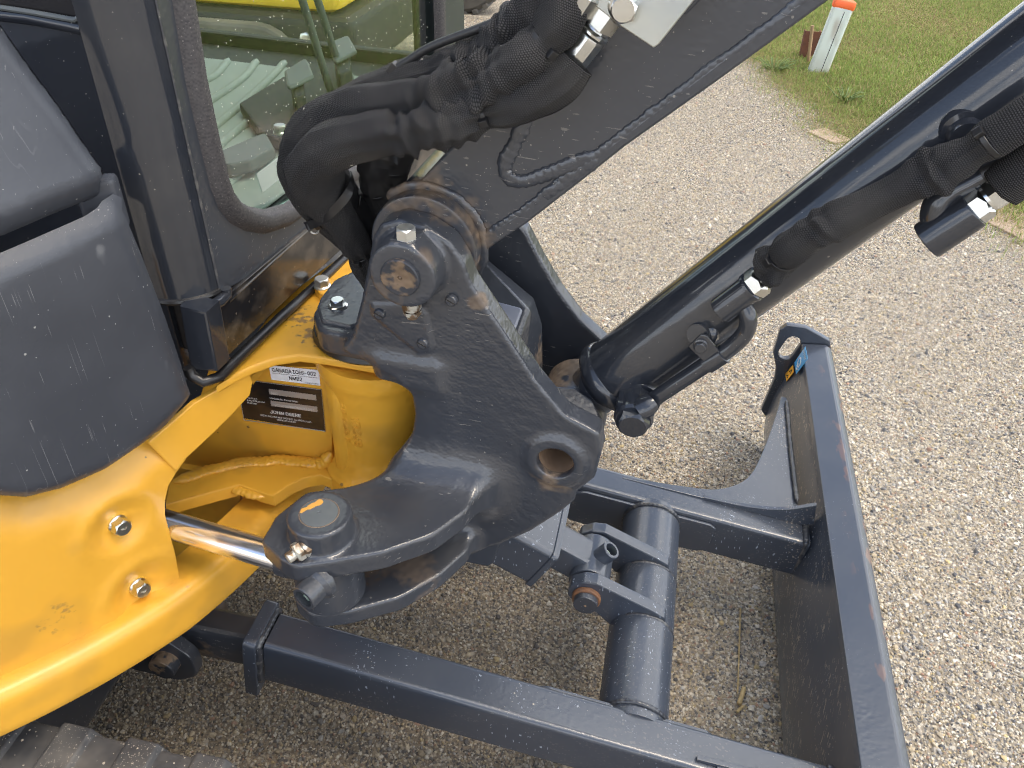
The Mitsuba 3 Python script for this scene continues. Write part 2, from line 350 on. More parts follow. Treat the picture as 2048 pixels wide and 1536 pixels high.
def mudmask(p):
    nz = FB(p.x * 55, p.y * 55, p.z * 55, octaves=3); m = mi.Float(0)
    for c, r, a in MUD:
        d = dr.sqrt(dr.square(p.x - c[0]) + dr.square(p.y - c[1]) + dr.square(p.z - c[2])) / r
        m = dr.maximum(m, a * (1 - SS(0.55, 1.05, d + (nz - 0.5) * 1.3)))
    return m * SS(0.30, 0.48, nz + 0.12)
def paint_col(p, n, uv):
    up = dr.clip(dr.abs(n.z), 0, 1)
    du = FB(p.x * 14, p.y * 14, p.z * 14, octaves=4)
    c = MIX((0.033, 0.037, 0.046), (0.110, 0.106, 0.100), dr.clip((du - 0.42) * 2.0, 0, 1) * (0.08 + 0.22 * up))
    c = MIX(c, (0.30, 0.28, 0.25), streaks(p.x * 90 + p.y * 60, p.y * 500 - p.z * 500, p.z * 120 + 6, 0.84) * SS(0.5, 0.62, N(p.x * 15, p.y * 15, p.z * 15)) * 0.35)
    sm = FB(p.x * 6 + 3, p.y * 6, p.z * 6, octaves=2)
    s = dr.maximum(spots(p, 230, 0.03), spots(p, 460, 0.07, 3.3)) * SS(0.40, 0.70, sm)
    c = MIX(c, (0.42, 0.39, 0.33), s * 0.6)
    return MIX(c, MIX((0.095, 0.064, 0.040), (0.185, 0.132, 0.086), N(p.x * 160, p.y * 160, p.z * 160)), mudmask(p) * 0.9)
def paint_rough(p, n, uv):
    du = FB(p.x * 11 + 5, p.y * 11, p.z * 11, octaves=3)
    return dr.clip(0.13 + 0.20 * du + 0.5 * mudmask(p), 0.12, 0.9)
prin('paint_charcoal', paint_col, paint_rough, bump=lambda p, n, uv: N(p.x * 260, p.y * 260, p.z * 260) + 0.7 * N(p.x * 90, p.y * 90, p.z * 90), bs=0.00022, specular=0.6, clearcoat=0.5, clearcoat_gloss=0.75)
prin('paint_cast', paint_col, paint_rough, bump=lambda p, n, uv: N(p.x * 330, p.y * 330, p.z * 330) + 1.6 * N(p.x * 120, p.y * 120, p.z * 120) + 1.0 * N(p.x * 38, p.y * 38, p.z * 38), bs=0.00030, specular=0.6, clearcoat=0.5, clearcoat_gloss=0.7)
def gloss_col(p, n, uv):
    s = dr.maximum(spots(p, 280, 0.014), spots(p, 460, 0.03, 3.3)) * SS(0.3, 0.6, N(p.x * 8, p.y * 8, p.z * 8))
    c = MIX((0.019, 0.022, 0.029), (0.065, 0.063, 0.06), dr.clip((FB(p.x * 10, p.y * 10, p.z * 10, octaves=3) - 0.5) * 1.2, 0, 0.3))
    c = MIX(c, (0.36, 0.33, 0.28), s * 0.6)
    return MIX(c, (0.15, 0.095, 0.055), mudmask(p) * 0.9)
prin('paint_gloss', gloss_col, 0.09, bump=lambda p, n, uv: N(p.x * 70, p.y * 70, p.z * 70), bs=0.00012, specular=0.55, clearcoat=0.6, clearcoat_gloss=0.9)
def blade_col(p, n, uv):
    du = FB(p.x * 20, p.y * 20, p.z * 20, octaves=4); low = 1 - SS(0.02, 0.30, p.z)
    c = MIX((0.038, 0.046, 0.062), (0.115, 0.110, 0.102), dr.clip((du - 0.4) * 2.2, 0, 1) * (0.08 + 0.24 * low))
    st = streaks((p.y + p.z * 0.8) * 60, (p.z - p.y * 0.8) * 520, p.x * 200, 0.72) * (1 - SS(0.33, 0.35, p.z)); c = MIX(c, (0.36, 0.30, 0.22), st * SS(0.35, 0.6, du) * (0.10 + 0.40 * SS(0.33, 0.345, p.x)))
    s = dr.maximum(spots(p, 220, 0.035), spots(p, 460, 0.08, 4.1)) * SS(0.48, 0.75, FB(p.x * 9, p.y * 9, p.z * 9, octaves=3)); c = MIX(c, (0.42, 0.37, 0.29), s * 0.7)
    rs = SS(0.62, 0.70, FB(p.x * 60, p.y * 24, p.z * 60 + 8, octaves=4)) * SS(0.42, 0.46, p.x); c = MIX(c, (0.24, 0.11, 0.055), rs * 0.35)
    return MIX(c, (0.30, 0.34, 0.40), streaks(p.x * 420 + p.y * 130, p.y * 420 - p.x * 90, p.z * 90, 0.85) * SS(0.5, 0.65, N(p.x * 9, p.y * 9, 3.0)) * 0.7)
prin('paint_blade', blade_col, lambda p, n, uv: 0.14 + 0.20 * FB(p.x * 9, p.y * 9, p.z * 9, octaves=2), bump=lambda p, n, uv: N(p.x * 200, p.y * 200, p.z * 200), bs=0.0002, specular=0.7, clearcoat=0.6, clearcoat_gloss=0.7)
def cover_col(p, n, uv):
    c = MIX((0.034, 0.038, 0.048), (0.060, 0.066, 0.080), dr.clip((FB(p.x * 7, p.y * 7, p.z * 7, octaves=4) - 0.35) * 1.6, 0, 1))
    sc = dr.maximum(lines(p, 120, 120, 2.0, 0.022, 0.60) * 0.8, streaks(p.x * 800, p.y * 800, p.z * 22, 0.90) * 0.8)
    c = MIX(c, (0.27, 0.27, 0.275), sc * 0.40)
    c = MIX(c, (0.34, 0.35, 0.36), SS(0.72, 0.80, FB(p.x * 22 + 2, p.y * 22, p.z * 14, octaves=4)) * 0.22)
    s = spots(p, 260, 0.012) + spots(p, 420, 0.02, 2.2)
    return MIX(c, (0.42, 0.42, 0.40), dr.clip(s, 0, 1) * 0.5)
prin('cover_plastic', cover_col, 0.42, bump=lambda p, n, uv: N(p.x * 500, p.y * 500, p.z * 500), bs=0.00012, specular=0.5)
def yellow_col(p, n, uv):
    g = FB(p.x * 4, p.y * 4, p.z * 4, octaves=3)
    c = MIX((0.60, 0.305, 0.028), (0.65, 0.34, 0.036), g)
    d = FB(p.x * 45, p.y * 45, p.z * 45, octaves=4)
    m = mi.Float(0)
    for q, r, a in YDIRT: m = dr.maximum(m, a * (1 - SS(0.3, 1.0, dr.sqrt(dr.square(p.x - q[0]) + dr.square(p.y - q[1]) + dr.square(p.z - q[2])) / r)))
    d2 = FB(p.x * 210, p.y * 210, p.z * 210, octaves=2); c = MIX(c, (0.15, 0.095, 0.05), SS(0.66, 0.80, d * 0.6 + d2 * 0.4 + 0.22 * m) * dr.minimum(1, 1.6 * m) * 0.8)
    c = MIX(c, (0.30, 0.17, 0.04), dr.clip((FB(p.x * 12 + 9, p.y * 12, p.z * 12, octaves=3) - 0.56) * 2.2, 0, 0.35))
    return MIX(c, (0.12, 0.08, 0.04), spots(p, 90, 0.012) * 0.8)
YDIRT = [(atz(590, 655, .86), .055, 1.0), (atz(630, 690, .86), .05, 1.0), (atz(600, 600, .86), .03, .8), (atr(105, 1240, .87), .04, .45), (atr(160, 1232, .87), .025, .4), (atz(700, 972, .62), .025, 1.0), (atr(370, 1180, .88), .02, .8), (atz(620, 930, .64), .03, .5)]
prin('paint_yellow', yellow_col, lambda p, n, uv: 0.24 + 0.16 * FB(p.x * 8, p.y * 8, p.z * 8, octaves=3), bump=lambda p, n, uv: N(p.x * 60, p.y * 60, p.z * 60), bs=0.00018, specular=0.5, clearcoat=0.3)
prin('cast_yellow', yellow_col, 0.34, bump=lambda p, n, uv: N(p.x * 180, p.y * 180, p.z * 180) + 2.2 * N(p.x * 55, p.y * 55, p.z * 55), bs=0.0007, specular=0.5)
prin('zinc', lambda p, n, uv: MIX((0.50, 0.52, 0.52), (0.72, 0.71, 0.64), FB(p.x * 60, p.y * 60, p.z * 60)), lambda p, n, uv: 0.22 + 0.22 * N(p.x * 200, p.y * 200, p.z * 200), metallic=0.85)
prin('zinc_plate', lambda p, n, uv: MIX((0.36, 0.38, 0.37), (0.50, 0.50, 0.44), FB(p.x * 26, p.y * 26, p.z * 26, octaves=3)), lambda p, n, uv: 0.30 + 0.15 * N(p.x * 90, p.y * 90, p.z * 90), metallic=0.9)
prin('zinc_bright', lambda p, n, uv: MIX((0.54, 0.57, 0.59), (0.70, 0.69, 0.63), FB(p.x * 40, p.y * 40, p.z * 40)), lambda p, n, uv: 0.14 + 0.12 * N(p.x * 150, p.y * 150, p.z * 150), metallic=1.0)
prin('zinc_dirty', lambda p, n, uv: MIX((0.46, 0.45, 0.40), (0.16, 0.11, 0.07), SS(0.45, 0.6, FB(p.x * 90, p.y * 90, p.z * 90))), 0.42, metallic=0.6)
def chrome_col(p, n, uv):
    g = SS(0.50, 0.62, FB(p.x * 16 + 2, p.y * 34, p.z * 34, octaves=3) + (-0.53 - p.x) * 1.9)
    return MIX((0.86, 0.86, 0.88), (0.42, 0.30, 0.20), g)
prin('chrome', chrome_col, lambda p, n, uv: 0.07 + 0.16 * FB(p.x * 40, p.y * 40, p.z * 40), metallic=0.95)
def rub_col(p, n, uv):
    c = MIX((0.030, 0.031, 0.034), (0.21, 0.19, 0.16), dr.clip((FB(p.x * 24, p.y * 24, p.z * 24, octaves=4) - 0.34) * 1.9, 0, 1) * (0.15 + 0.28 * dr.clip(n.z, 0, 1)))
    c = MIX(c, (0.46, 0.40, 0.32), dr.maximum(spots(p, 210, 0.10), spots(p, 420, 0.3, 5.0)) * 0.7)
    return MIX(c, (0.40, 0.35, 0.28), streaks(p.x * 520, p.y * 130, p.z * 300, 0.84) * 0.25)
prin('track_rubber', rub_col, 0.62, bump=lambda p, n, uv: FB(p.x * 120, p.y * 120, p.z * 120), bs=0.0012)
prin('seal_rubber', lambda p, n, uv: MIX((0.028, 0.027, 0.030), (0.20, 0.18, 0.17), dr.clip(0.5 * spots(p, 420, 0.4) + 0.22 * N(p.x * 500, p.y * 500, p.z * 500), 0, 1)), 0.6, bump=lambda p, n, uv: N(p.x * 600, p.y * 600, p.z * 600), bs=0.00012)
prin('black_plastic', lambda p, n, uv: MIX((0.012, 0.012, 0.013), (0.06, 0.055, 0.05), dr.clip(FB(p.x * 60, p.y * 60, p.z * 60) - 0.5, 0, 1)), 0.33)
prin('hose_rubber', (0.022, 0.022, 0.023), 0.45, bump=lambda p, n, uv: N(p.x * 300, p.y * 300, p.z * 300), bs=0.0002)
WV = 1 / 0.0019
def weave(uv):
    a, b = uv.x * WV, uv.y * WV
    r = dr.floor(b); sh = 0.5 * (r - 2 * dr.floor(r / 2))
    fx, fy = a + sh - dr.floor(a + sh) - 0.5, b - r - 0.5
    return dr.clip(1.0 - 3.4 * (dr.square(fx) + dr.square(fy)), 0, 1)
def fabric_col(p, n, uv):
    w = weave(uv); du = dr.clip((FB(p.x * 22, p.y * 22, p.z * 22, octaves=4) - 0.45) * 2.4, 0, 1)
    c = MIX((0.004, 0.004, 0.0045), (0.078, 0.077, 0.078), w * w)
    c = MIX(c, (0.12, 0.112, 0.10), du * (0.05 + 0.42 * w))
    return MIX(c, (0.40, 0.38, 0.33), spots(p, 240, 0.012))
prin('sleeve_fabric', fabric_col, 0.88, bump=lambda p, n, uv: weave(uv), bs=0.0003, eps=0.0002, specular=0.2, sheen=0.3)
prin('mat_rubber', (0.26, 0.29, 0.27), 0.6)
prin('dusty_sky_sheen_plastic', lambda p, n, uv: MIX((0.13, 0.15, 0.20), (0.20, 0.21, 0.24), FB(p.x * 40, p.y * 40, p.z * 40)), 0.3, clearcoat=0.5)  # pale blue sky reflection mixed into the base colour of the dusty lid
prin('pale_sticker', (0.34, 0.40, 0.36), 0.4)
prin('interior_dark', (0.014, 0.014, 0.015), 0.6)
prin('interior_grey', (0.10, 0.11, 0.11), 0.5)
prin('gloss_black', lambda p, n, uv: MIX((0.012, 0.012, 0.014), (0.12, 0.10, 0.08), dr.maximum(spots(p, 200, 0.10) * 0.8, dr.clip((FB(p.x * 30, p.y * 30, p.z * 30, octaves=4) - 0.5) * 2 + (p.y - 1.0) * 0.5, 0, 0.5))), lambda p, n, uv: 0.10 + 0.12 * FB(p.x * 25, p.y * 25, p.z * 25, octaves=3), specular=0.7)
prin('glass_edge', (0.10, 0.22, 0.16), 0.25)
scene['pane'] = {'type': 'thindielectric', 'int_ior': 1.56, 'ext_ior': 1.0, 'specular_transmittance': {'type': 'rgb', 'value': [0.82, 0.93, 0.86]}}
prin('weld', lambda p, n, uv: MIX((0.034, 0.037, 0.044), (0.20, 0.19, 0.17), dr.maximum(spots(p, 320, 0.12), 0.28 * SS(0.5, 0.7, FB(p.x * 80, p.y * 80, p.z * 80)))), 0.26, specular=0.6)
def pinface_col(p, n, uv): return MIX((0.026, 0.029, 0.036), MIX((0.13, 0.085, 0.05), (0.20, 0.14, 0.09), N(p.x * 200, p.y * 200, p.z * 200)), SS(0.48, 0.60, FB(p.x * 50 + 4, p.y * 50, p.z * 50, octaves=4)) * 0.9)
prin('pin_dirty', pinface_col, 0.45)
OPC, OPE = atz(603, 1022, .79), atz(640, 1005, .79)
def steelpin_col(p, n, uv):
    ax_, ay_ = OPE[0] - OPC[0], OPE[1] - OPC[1]; t = dr.clip(((p.x - OPC[0]) * ax_ + (p.y - OPC[1]) * ay_) / (ax_ * ax_ + ay_ * ay_), 0, 1)
    q = dr.sqrt(dr.square(p.x - OPC[0] - t * ax_) + dr.square(p.y - OPC[1] - t * ay_)) / 0.0042 + (FB(p.x * 140, p.y * 140, p.z * 140) - 0.5) * 1.6
    return MIX(MIX((0.062, 0.074, 0.086), (0.12, 0.125, 0.12), FB(p.x * 60, p.y * 60, p.z * 60)), (0.62, 0.30, 0.05), 1 - SS(0.7, 0.95, q))
prin('pin_steel', steelpin_col, 0.32, specular=0.6)
prin('rusty_bore', lambda p, n, uv: MIX((0.16, 0.10, 0.06), (0.25, 0.17, 0.11), FB(p.x * 60, p.y * 60, p.z * 60, octaves=4)), 0.75)
prin('rust_edge', lambda p, n, uv: MIX((0.20, 0.085, 0.035), (0.10, 0.06, 0.04), N(p.x * 120, p.y * 120, p.z * 120)), 0.8)
prin('decal_white', lambda p, n, uv: MIX((0.74, 0.75, 0.77), (0.60, 0.60, 0.58), spots(p, 110, 0.05)), 0.35)
prin('decal_black', lambda p, n, uv: MIX((0.012, 0.010, 0.010), (0.05, 0.03, 0.02), dr.clip((FB(p.x * 25, p.y * 25, p.z * 25) - .45) * 2, 0, 1)), 0.16)
prin('decal_silver', (0.42, 0.41, 0.40), 0.35, metallic=0.6)
prin('ink_black', (0.02, 0.02, 0.022), 0.4)
prin('ink_light', (0.62, 0.61, 0.60), 0.4)
prin('decal_blue', (0.055, 0.30, 0.56), 0.35)
prin('decal_orange', (0.80, 0.38, 0.03), 0.35)
prin('orange_flag', (0.85, 0.15, 0.04), 0.5)
# ---------------------------------------------------------------- ground: gravel lot, pebbles, lawn, things beside it
BORDER = smooth_line([(-2.6, 14.0), (-1.2, 10.6), (-0.25, 8.1), (0.446, 6.0), (0.724, 5.29), (0.955, 4.56), (1.517, 3.67), (2.3, 2.75), (3.3, 1.95), (5.2, 1.0), (9, 0.1), (16, -1), (60, -6)], 6)
def lot_col(p, n, uv):
    d1, d2, w = mikit.voronoi(p.x * 150, p.y * 150); e1, e2, w2 = mikit.voronoi(p.x * 62 + 9, p.y * 62)
    big = FB(p.x * 1.3, p.y * 1.3, 2.0, octaves=4)
    stone = dr.select(w < 0.30, MIX((0.46, 0.40, 0.30), (0.60, 0.56, 0.48), w * 3.3), dr.select(w < 0.72, MIX((0.27, 0.225, 0.165), (0.38, 0.32, 0.235), (w - 0.3) * 2.3), MIX((0.10, 0.10, 0.10), (0.19, 0.18, 0.17), (w - 0.72) * 3.5)))
    sand = MIX((0.235, 0.20, 0.155), (0.31, 0.27, 0.215), big)
    c = MIX(stone, sand, SS(0.30, 0.62, d1))
    c = MIX(c, MIX((0.12, 0.12, 0.12), (0.50, 0.46, 0.38), w2), dr.select(w2 > 0.80, 1 - SS(0.25, 0.36, e1), 0))
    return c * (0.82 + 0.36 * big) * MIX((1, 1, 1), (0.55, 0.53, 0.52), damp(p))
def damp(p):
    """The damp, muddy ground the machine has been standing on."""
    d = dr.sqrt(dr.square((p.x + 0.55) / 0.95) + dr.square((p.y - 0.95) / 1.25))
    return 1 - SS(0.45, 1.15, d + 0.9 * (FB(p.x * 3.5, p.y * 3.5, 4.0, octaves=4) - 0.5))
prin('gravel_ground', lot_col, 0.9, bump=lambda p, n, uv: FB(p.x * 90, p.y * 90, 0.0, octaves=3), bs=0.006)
def sheet(P, z, nmax=2.5):
    v, f = trimesh.creation.triangulate_polygon(Polygon(P), engine='earcut')
    m = tm(np.column_stack([v, np.full(len(v), z)]), f)
    if m.face_normals[0, 2] < 0: m.invert()
    return m
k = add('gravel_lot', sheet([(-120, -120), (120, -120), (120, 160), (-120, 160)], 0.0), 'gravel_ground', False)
tag(k, 'tan and grey fine gravel ground under and around the excavator', kind='structure')
def lawn_col(p, n, uv):
    a = FB(p.x * 2.2, p.y * 2.2, 1.0, octaves=4); b = FB(p.x * 45, p.y * 45, 1.0, octaves=3)
    g = MIX((0.19, 0.20, 0.075), (0.31, 0.31, 0.125), b)
    return MIX(g, MIX((0.20, 0.165, 0.09), (0.36, 0.30, 0.17), b), SS(0.50, 0.66, a))
prin('lawn_ground', lawn_col, 0.9)
k = add('lawn', sheet(np.vstack([BORDER, [(60, 90), (-8, 90)]]), 0.006), 'lawn_ground', False)
tag(k, 'mown green and straw coloured lawn beyond the gravel', kind='structure')
scene['stone_colours'] = {'type': 'twosided', 'bsdf': {'type': 'principled', 'base_color': {'type': 'mesh_attribute', 'name': 'vertex_color'}, 'roughness': 0.8}}
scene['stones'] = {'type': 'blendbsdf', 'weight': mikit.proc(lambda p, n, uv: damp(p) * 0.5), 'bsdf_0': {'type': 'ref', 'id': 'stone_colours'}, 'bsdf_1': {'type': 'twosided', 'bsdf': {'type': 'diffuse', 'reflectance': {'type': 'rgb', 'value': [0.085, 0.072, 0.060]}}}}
ICO = trimesh.creation.icosahedron()
def pebble_tile(seed, size, n):
    """Loose stones, mostly two to five millimetres."""
    g = np.random.default_rng(seed)
    xy = (g.random((n, 2)) - 0.5) * size
    r = np.where(g.random(n) < 0.016, g.uniform(0.0038, 0.0068, n), np.exp(g.normal(math.log(0.0018), 0.34, n)))
    V = ICO.vertices[None] * g.uniform(0.7, 1.3, (n, 12, 1)) * np.stack([r * g.uniform(0.8, 1.35, n), r * g.uniform(0.7, 1.1, n), r * g.uniform(0.5, 0.85, n)], 1)[:, None]
    Rm = Rotation.from_euler('zxz', np.stack([g.random(n) * 6.28, g.normal(0, 0.35, n), g.random(n) * 6.28], 1)).as_matrix()
    V = np.einsum('nij,nkj->nki', Rm, V); V[..., :2] += xy[:, None]; V[..., 2] += (r * g.uniform(-0.15, 0.45, n))[:, None] + 0.001
    F = ICO.faces[None] + 12 * np.arange(n)[:, None, None]
    pal = np.array([0.95, 0.94, 0.92]) * np.array([(0.60, 0.56, 0.48), (0.50, 0.43, 0.32), (0.36, 0.30, 0.21), (0.28, 0.25, 0.21), (0.20, 0.195, 0.19), (0.10, 0.10, 0.105), (0.34, 0.22, 0.16), (0.45, 0.36, 0.20), (0.42, 0.41, 0.39)])
    c = pal[g.choice(9, n, p=[.19, .18, .17, .11, .10, .11, .04, .04, .06])] * g.uniform(0.8, 1.3, (n, 1))
    return tm(V.reshape(-1, 3), F.reshape(-1, 3)), np.repeat(np.clip(c, 0, 0.75), 12, 0)
TS = 0.5
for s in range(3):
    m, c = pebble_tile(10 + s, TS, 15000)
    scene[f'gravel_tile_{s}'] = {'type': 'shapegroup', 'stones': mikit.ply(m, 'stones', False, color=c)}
g = np.random.default_rng(5); lawn_pg = Polygon(np.vstack([BORDER, [(60, 90), (-8, 90)]])); cnt = 0
def tile_at(base, group, x, y, rot, sc=1.0, z=0.0):
    global cnt; cnt += 1
    scene[f'{base}__{cnt:03d}'] = {'type': 'instance', 'shapegroup': {'type': 'ref', 'id': group}, 'to_world': T4().translate([x, y, z]).rotate([0, 0, 1], rot).scale(sc)}
for ix in range(-4, 8):
    for iy in range(0, 13):
        x, y = ix * TS + 0.25, iy * TS + 0.15
        if x > 0.30 * y + 1.35 or x < -0.36 * y - 0.75: continue
        if lawn_pg.buffer(-0.35).contains(Point(x, y)): continue
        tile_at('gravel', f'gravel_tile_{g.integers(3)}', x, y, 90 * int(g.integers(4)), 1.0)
tag('gravel', 'loose mixed pebbles and grit lying over the lot', kind='stuff')
scene['blade_colours'] = {'type': 'principledthin', 'base_color': {'type': 'mesh_attribute', 'name': 'vertex_color'}, 'roughness': 0.6, 'diff_trans': 0.7}
def blade_tile(seed, size, n, hmin, hmax, straw, lean=0.45):
    g = np.random.default_rng(seed); xy = np.clip(g.normal(0, 0.30, (n, 2)), -.9, .9) * size
    h = g.uniform(hmin, hmax, n); az = g.random(n) * 6.283; ln = np.abs(g.normal(lean, 0.3, n)); w = g.uniform(0.0012, 0.0026, n)
    d = np.stack([np.cos(az), np.sin(az)], 1); s = np.stack([-d[:, 1], d[:, 0]], 1)
    V = np.zeros((n, 5, 3))
    for i, (t, q) in enumerate(((0, 1), (0.5, 0.8))):
        c = xy + d * (h * ln * t * t)[:, None]
        for j, sg in enumerate((-1, 1)):
            V[:, 2 * i + j, :2] = c + s * (sg * w * q)[:, None]; V[:, 2 * i + j, 2] = h * t
    V[:, 4, :2] = xy + d * (h * ln)[:, None]; V[:, 4, 2] = h * (1 - 0.25 * ln)
    F = np.array([(0, 1, 3), (0, 3, 2), (2, 3, 4)])[None] + 5 * np.arange(n)[:, None, None]
    st = g.random(n) < straw
    a = np.array([(0.205, 0.285, 0.085)]) * g.uniform(0.7, 1.4, (n, 1)) + np.array([(0.13, 0.09, 0.03)]) * g.random((n, 1))
    b = np.array([(0.46, 0.37, 0.20)]) * g.uniform(0.6, 1.2, (n, 1))
    return tm(V.reshape(-1, 3), F.reshape(-1, 3)), np.repeat(np.where(st[:, None], b, a), 5, 0)
for nm, args in (('grass_tile_0', (1, 0.9, 6500, 0.02, 0.05, 0.16)), ('grass_tile_1', (2, 0.9, 6500, 0.02, 0.055, 0.26)), ('straw_tile_0', (3, 0.9, 5000, 0.015, 0.045, 0.62, 1.0))):
    m, c = blade_tile(*args); scene[nm] = {'type': 'shapegroup', 'blades': mikit.ply(m, 'blade_colours', False, color=c)}
cnt = 0
for ix in range(-4, 14):
    for iy in range(2, 25):
        x, y = ix * 0.58 + g.uniform(-.15, .15), 1.2 + iy * 0.58 + g.uniform(-.15, .15)
        p = Point(x, y)
        if not lawn_pg.contains(p) or x < -0.1 * y - 0.3 or x > 0.62 * y + 0.6 or y > 13: continue
        din = lawn_pg.exterior.distance(p)
        if din < 0.36: continue
        nz = float(meshkit.fbm(np.array([x * 1.1, y * 1.1, 0.3]), 3, 4))
        tile_at('grass', 'straw_tile_0' if nz > 0.52 else f'grass_tile_{int(g.integers(2))}', x, y, float(g.uniform(0, 360)), 1.0, 0.006)
tag('grass', 'short green lawn grass with straw mixed in', kind='stuff')
cnt = 0
acc = np.concatenate([[0], np.cumsum(np.linalg.norm(np.diff(BORDER, axis=0), axis=1))])
for s in np.arange(4.0, 15.5, 0.21):
    q = np.array([np.interp(s, acc, BORDER[:, i]) for i in (0, 1)]); t = unit(np.array([np.interp(s + .05, acc, BORDER[:, i]) for i in (0, 1)]) - q); nn = np.array([-t[1], t[0]])
    q = q + nn * g.uniform(0.0, 0.22)
    tile_at('dry_grass', 'straw_tile_0', q[0], q[1], float(g.uniform(0, 360)), float(g.uniform(0.35, 0.6)), 0.004)
    if g.random() < 0.55: tile_at('dry_grass', 'grass_tile_1', q[0] + nn[0] * .18, q[1] + nn[1] * .18, float(g.uniform(0, 360)), 0.5, 0.004)
tag('dry_grass', 'trampled straw coloured grass along the edge of the gravel', kind='stuff')
# weeds by the post
prin('weed_leaf', lambda p, n, uv: MIX((0.10, 0.15, 0.04), (0.20, 0.26, 0.08), N(p.x * 90, p.y * 90, p.z * 90)), 0.6)
def weed(c, r, n, h, seed):
    g = np.random.default_rng(seed); ms = []
    for _ in range(n):
        a, l = g.random() * 6.28, g.uniform(.5, 1); d = np.array([math.cos(a), math.sin(a)]); q = np.asarray(c)[:2] + d * r * g.random() * .4
        path = [(*(q + d * r * l * t), h * g.uniform(.8, 1.1) * (1.6 * t - .9 * t * t)) for t in np.linspace(0, 1, 5)]
        m = tube(path, np.array([.5, 1, .9, .6, .1]) * 0.0035, 4); ms.append(m)
    return cat(*ms)
for (px, py), r, n, lab in (((1546, 142), .13, 34, 'green weed tuft at the gravel edge left of the rusty stake'), ((1688, 205), .12, 26, 'low green weed in the straw right below the white post')):
    tag(add('weed', weed(atz(px, py, 0), r, n, .085, px), 'weed_leaf', True), lab, 'weed')
# white marker post
prin('post_white', lambda p, n, uv: MIX((0.60, 0.66, 0.60), (0.36, 0.32, 0.25), dr.clip(SS(0.55, 0.75, FB(p.x * 9, p.y * 9, p.z * 4, octaves=3)) * .8 + (1 - SS(0.03, .2, p.z)) * .4, 0, 1)), 0.5)
base, top = aty(1633, 146, 5.62), aty(1686, 14, 5.62)
base[2] = -0.02
d = unit(top - base); fr = Frame(base, unit(np.cross((0, 1, 0), d)), (0, 1, 0), d); L = np.linalg.norm(top - base)
pr = fillet([(-.062, -.03), (.062, -.03), (.062, .03), (-.062, .03)], .022, 4)
P = 'marker_post'
add('tube', xf(plate(pr, L, .003), fr), 'post_white', 40, P)
m = plate(pr * 1.10, .055, .016); m.vertices[:, 2] += L - .012
add('cap', xf(m, fr), 'orange_flag', 40, P, 'bright orange red plastic cap')
add('seam', xf(box((.012, -.0315, .01), (.016, -.029, L - .02), 0), fr), 'paint_charcoal', False, P)
tag(P, 'leaning white utility marker post with an orange cap at the lawn edge', 'marker post')
prin('rust', lambda p, n, uv: MIX((0.17, 0.065, 0.035), (0.075, 0.035, 0.025), FB(p.x * 40, p.y * 40, p.z * 40, octaves=3)), 0.85)
prin('weathered_wood', lambda p, n, uv: MIX((0.40, 0.27, 0.15), (0.25, 0.16, 0.09), N(p.x * 80, p.y * 80, p.z * 9)), 0.8)
b, t = aty(1612, 122, 5.95), aty(1626, 61, 5.95); b[2] = -.02
m = plate([(-.052, -.028), (.052, -.028), (.052, .028), (.046, .028), (.046, -.022), (-.046, -.022), (-.046, .028), (-.052, .028)], np.linalg.norm(t - b), .0008)
tag(add('steel_channel_post', xf(m, Frame(b, unit(np.cross((0, 1, 0), t - b)), (0, 1, 0), unit(t - b))), 'rust', False), 'short rusty steel channel stub standing left of the white post', 'steel post')
b, t = aty(1617, 126, 5.82), aty(1625, 51, 5.82); b[2] = -.02
tag(add('wooden_stake', rod(b, t, .011, .002, 10), 'weathered_wood', 40), 'thin tan stake leaning in front of the rusty channel stub', 'stake')
# stone slabs laid along the edge
prin('sandstone', lambda p, n, uv: MIX((0.40, 0.30, 0.22), (0.34, 0.26, 0.195), FB(p.x * 14, p.y * 14, p.z * 14, octaves=4)), 0.85, bump=lambda p, n, uv: FB(p.x * 60, p.y * 60, 0, octaves=3), bs=0.003)
g = np.random.default_rng(21)
slabs = [((1660, 274), .22, 'reddish stone slab at the lawn edge just above the lift cylinder'), ((1992, 420), .20, 'reddish stone slab right of the zinc hose fitting, farther of two'), ((2040, 456), .28, 'reddish stone slab at the right edge, nearer of two')]
for (px, py), w, lab in slabs:
    c = atz(px, py, 0.0)
    P = fillet(np.array([(-.5, -.36), (.46, -.42), (.54, .30), (-.42, .40)]) * w + g.normal(0, .012, (4, 2)), .02, 2); a = math.radians(-55 + g.uniform(-9, 9)); R = np.array([(math.cos(a), -math.sin(a)), (math.sin(a), math.cos(a))])
    m = plate(P @ R.T + c[:2], .045, .006); m.vertices[:, 2] -= .036
    tag(add('stone_slab', m, 'sandstone', 40), lab, 'stone slab', 'stone slabs along the lawn edge')
# straw and twigs on the ground
prin('straw', lambda p, n, uv: MIX((0.52, 0.40, 0.20), (0.36, 0.26, 0.12), N(p.x * 200, p.y * 200, p.z * 200)), 0.7)
for pts, r, lab in (([(1481, 1216), (1479, 1280), (1477, 1340), (1475, 1386)], .0016, 'long dry stalk lying between the blade arms'), ([(1478, 1408), (1484, 1390), (1488, 1376)], .0048, 'short flat piece of straw below the long stalk'), ([(1474, 1424), (1486, 1412)], .003, 'broken straw end near the flat straw piece'), ([(1420, 596), (1445, 598)], .002, 'pale twig on the gravel right of the lift cylinder')):
    path = smooth_line([atz(*q, .010) for q in pts], 4) if len(pts) > 2 else np.array([atz(*q, .010) for q in pts])
    tag(add('dry_stalk', tube(path, r, 6), 'straw', True), lab, 'dry stalk')
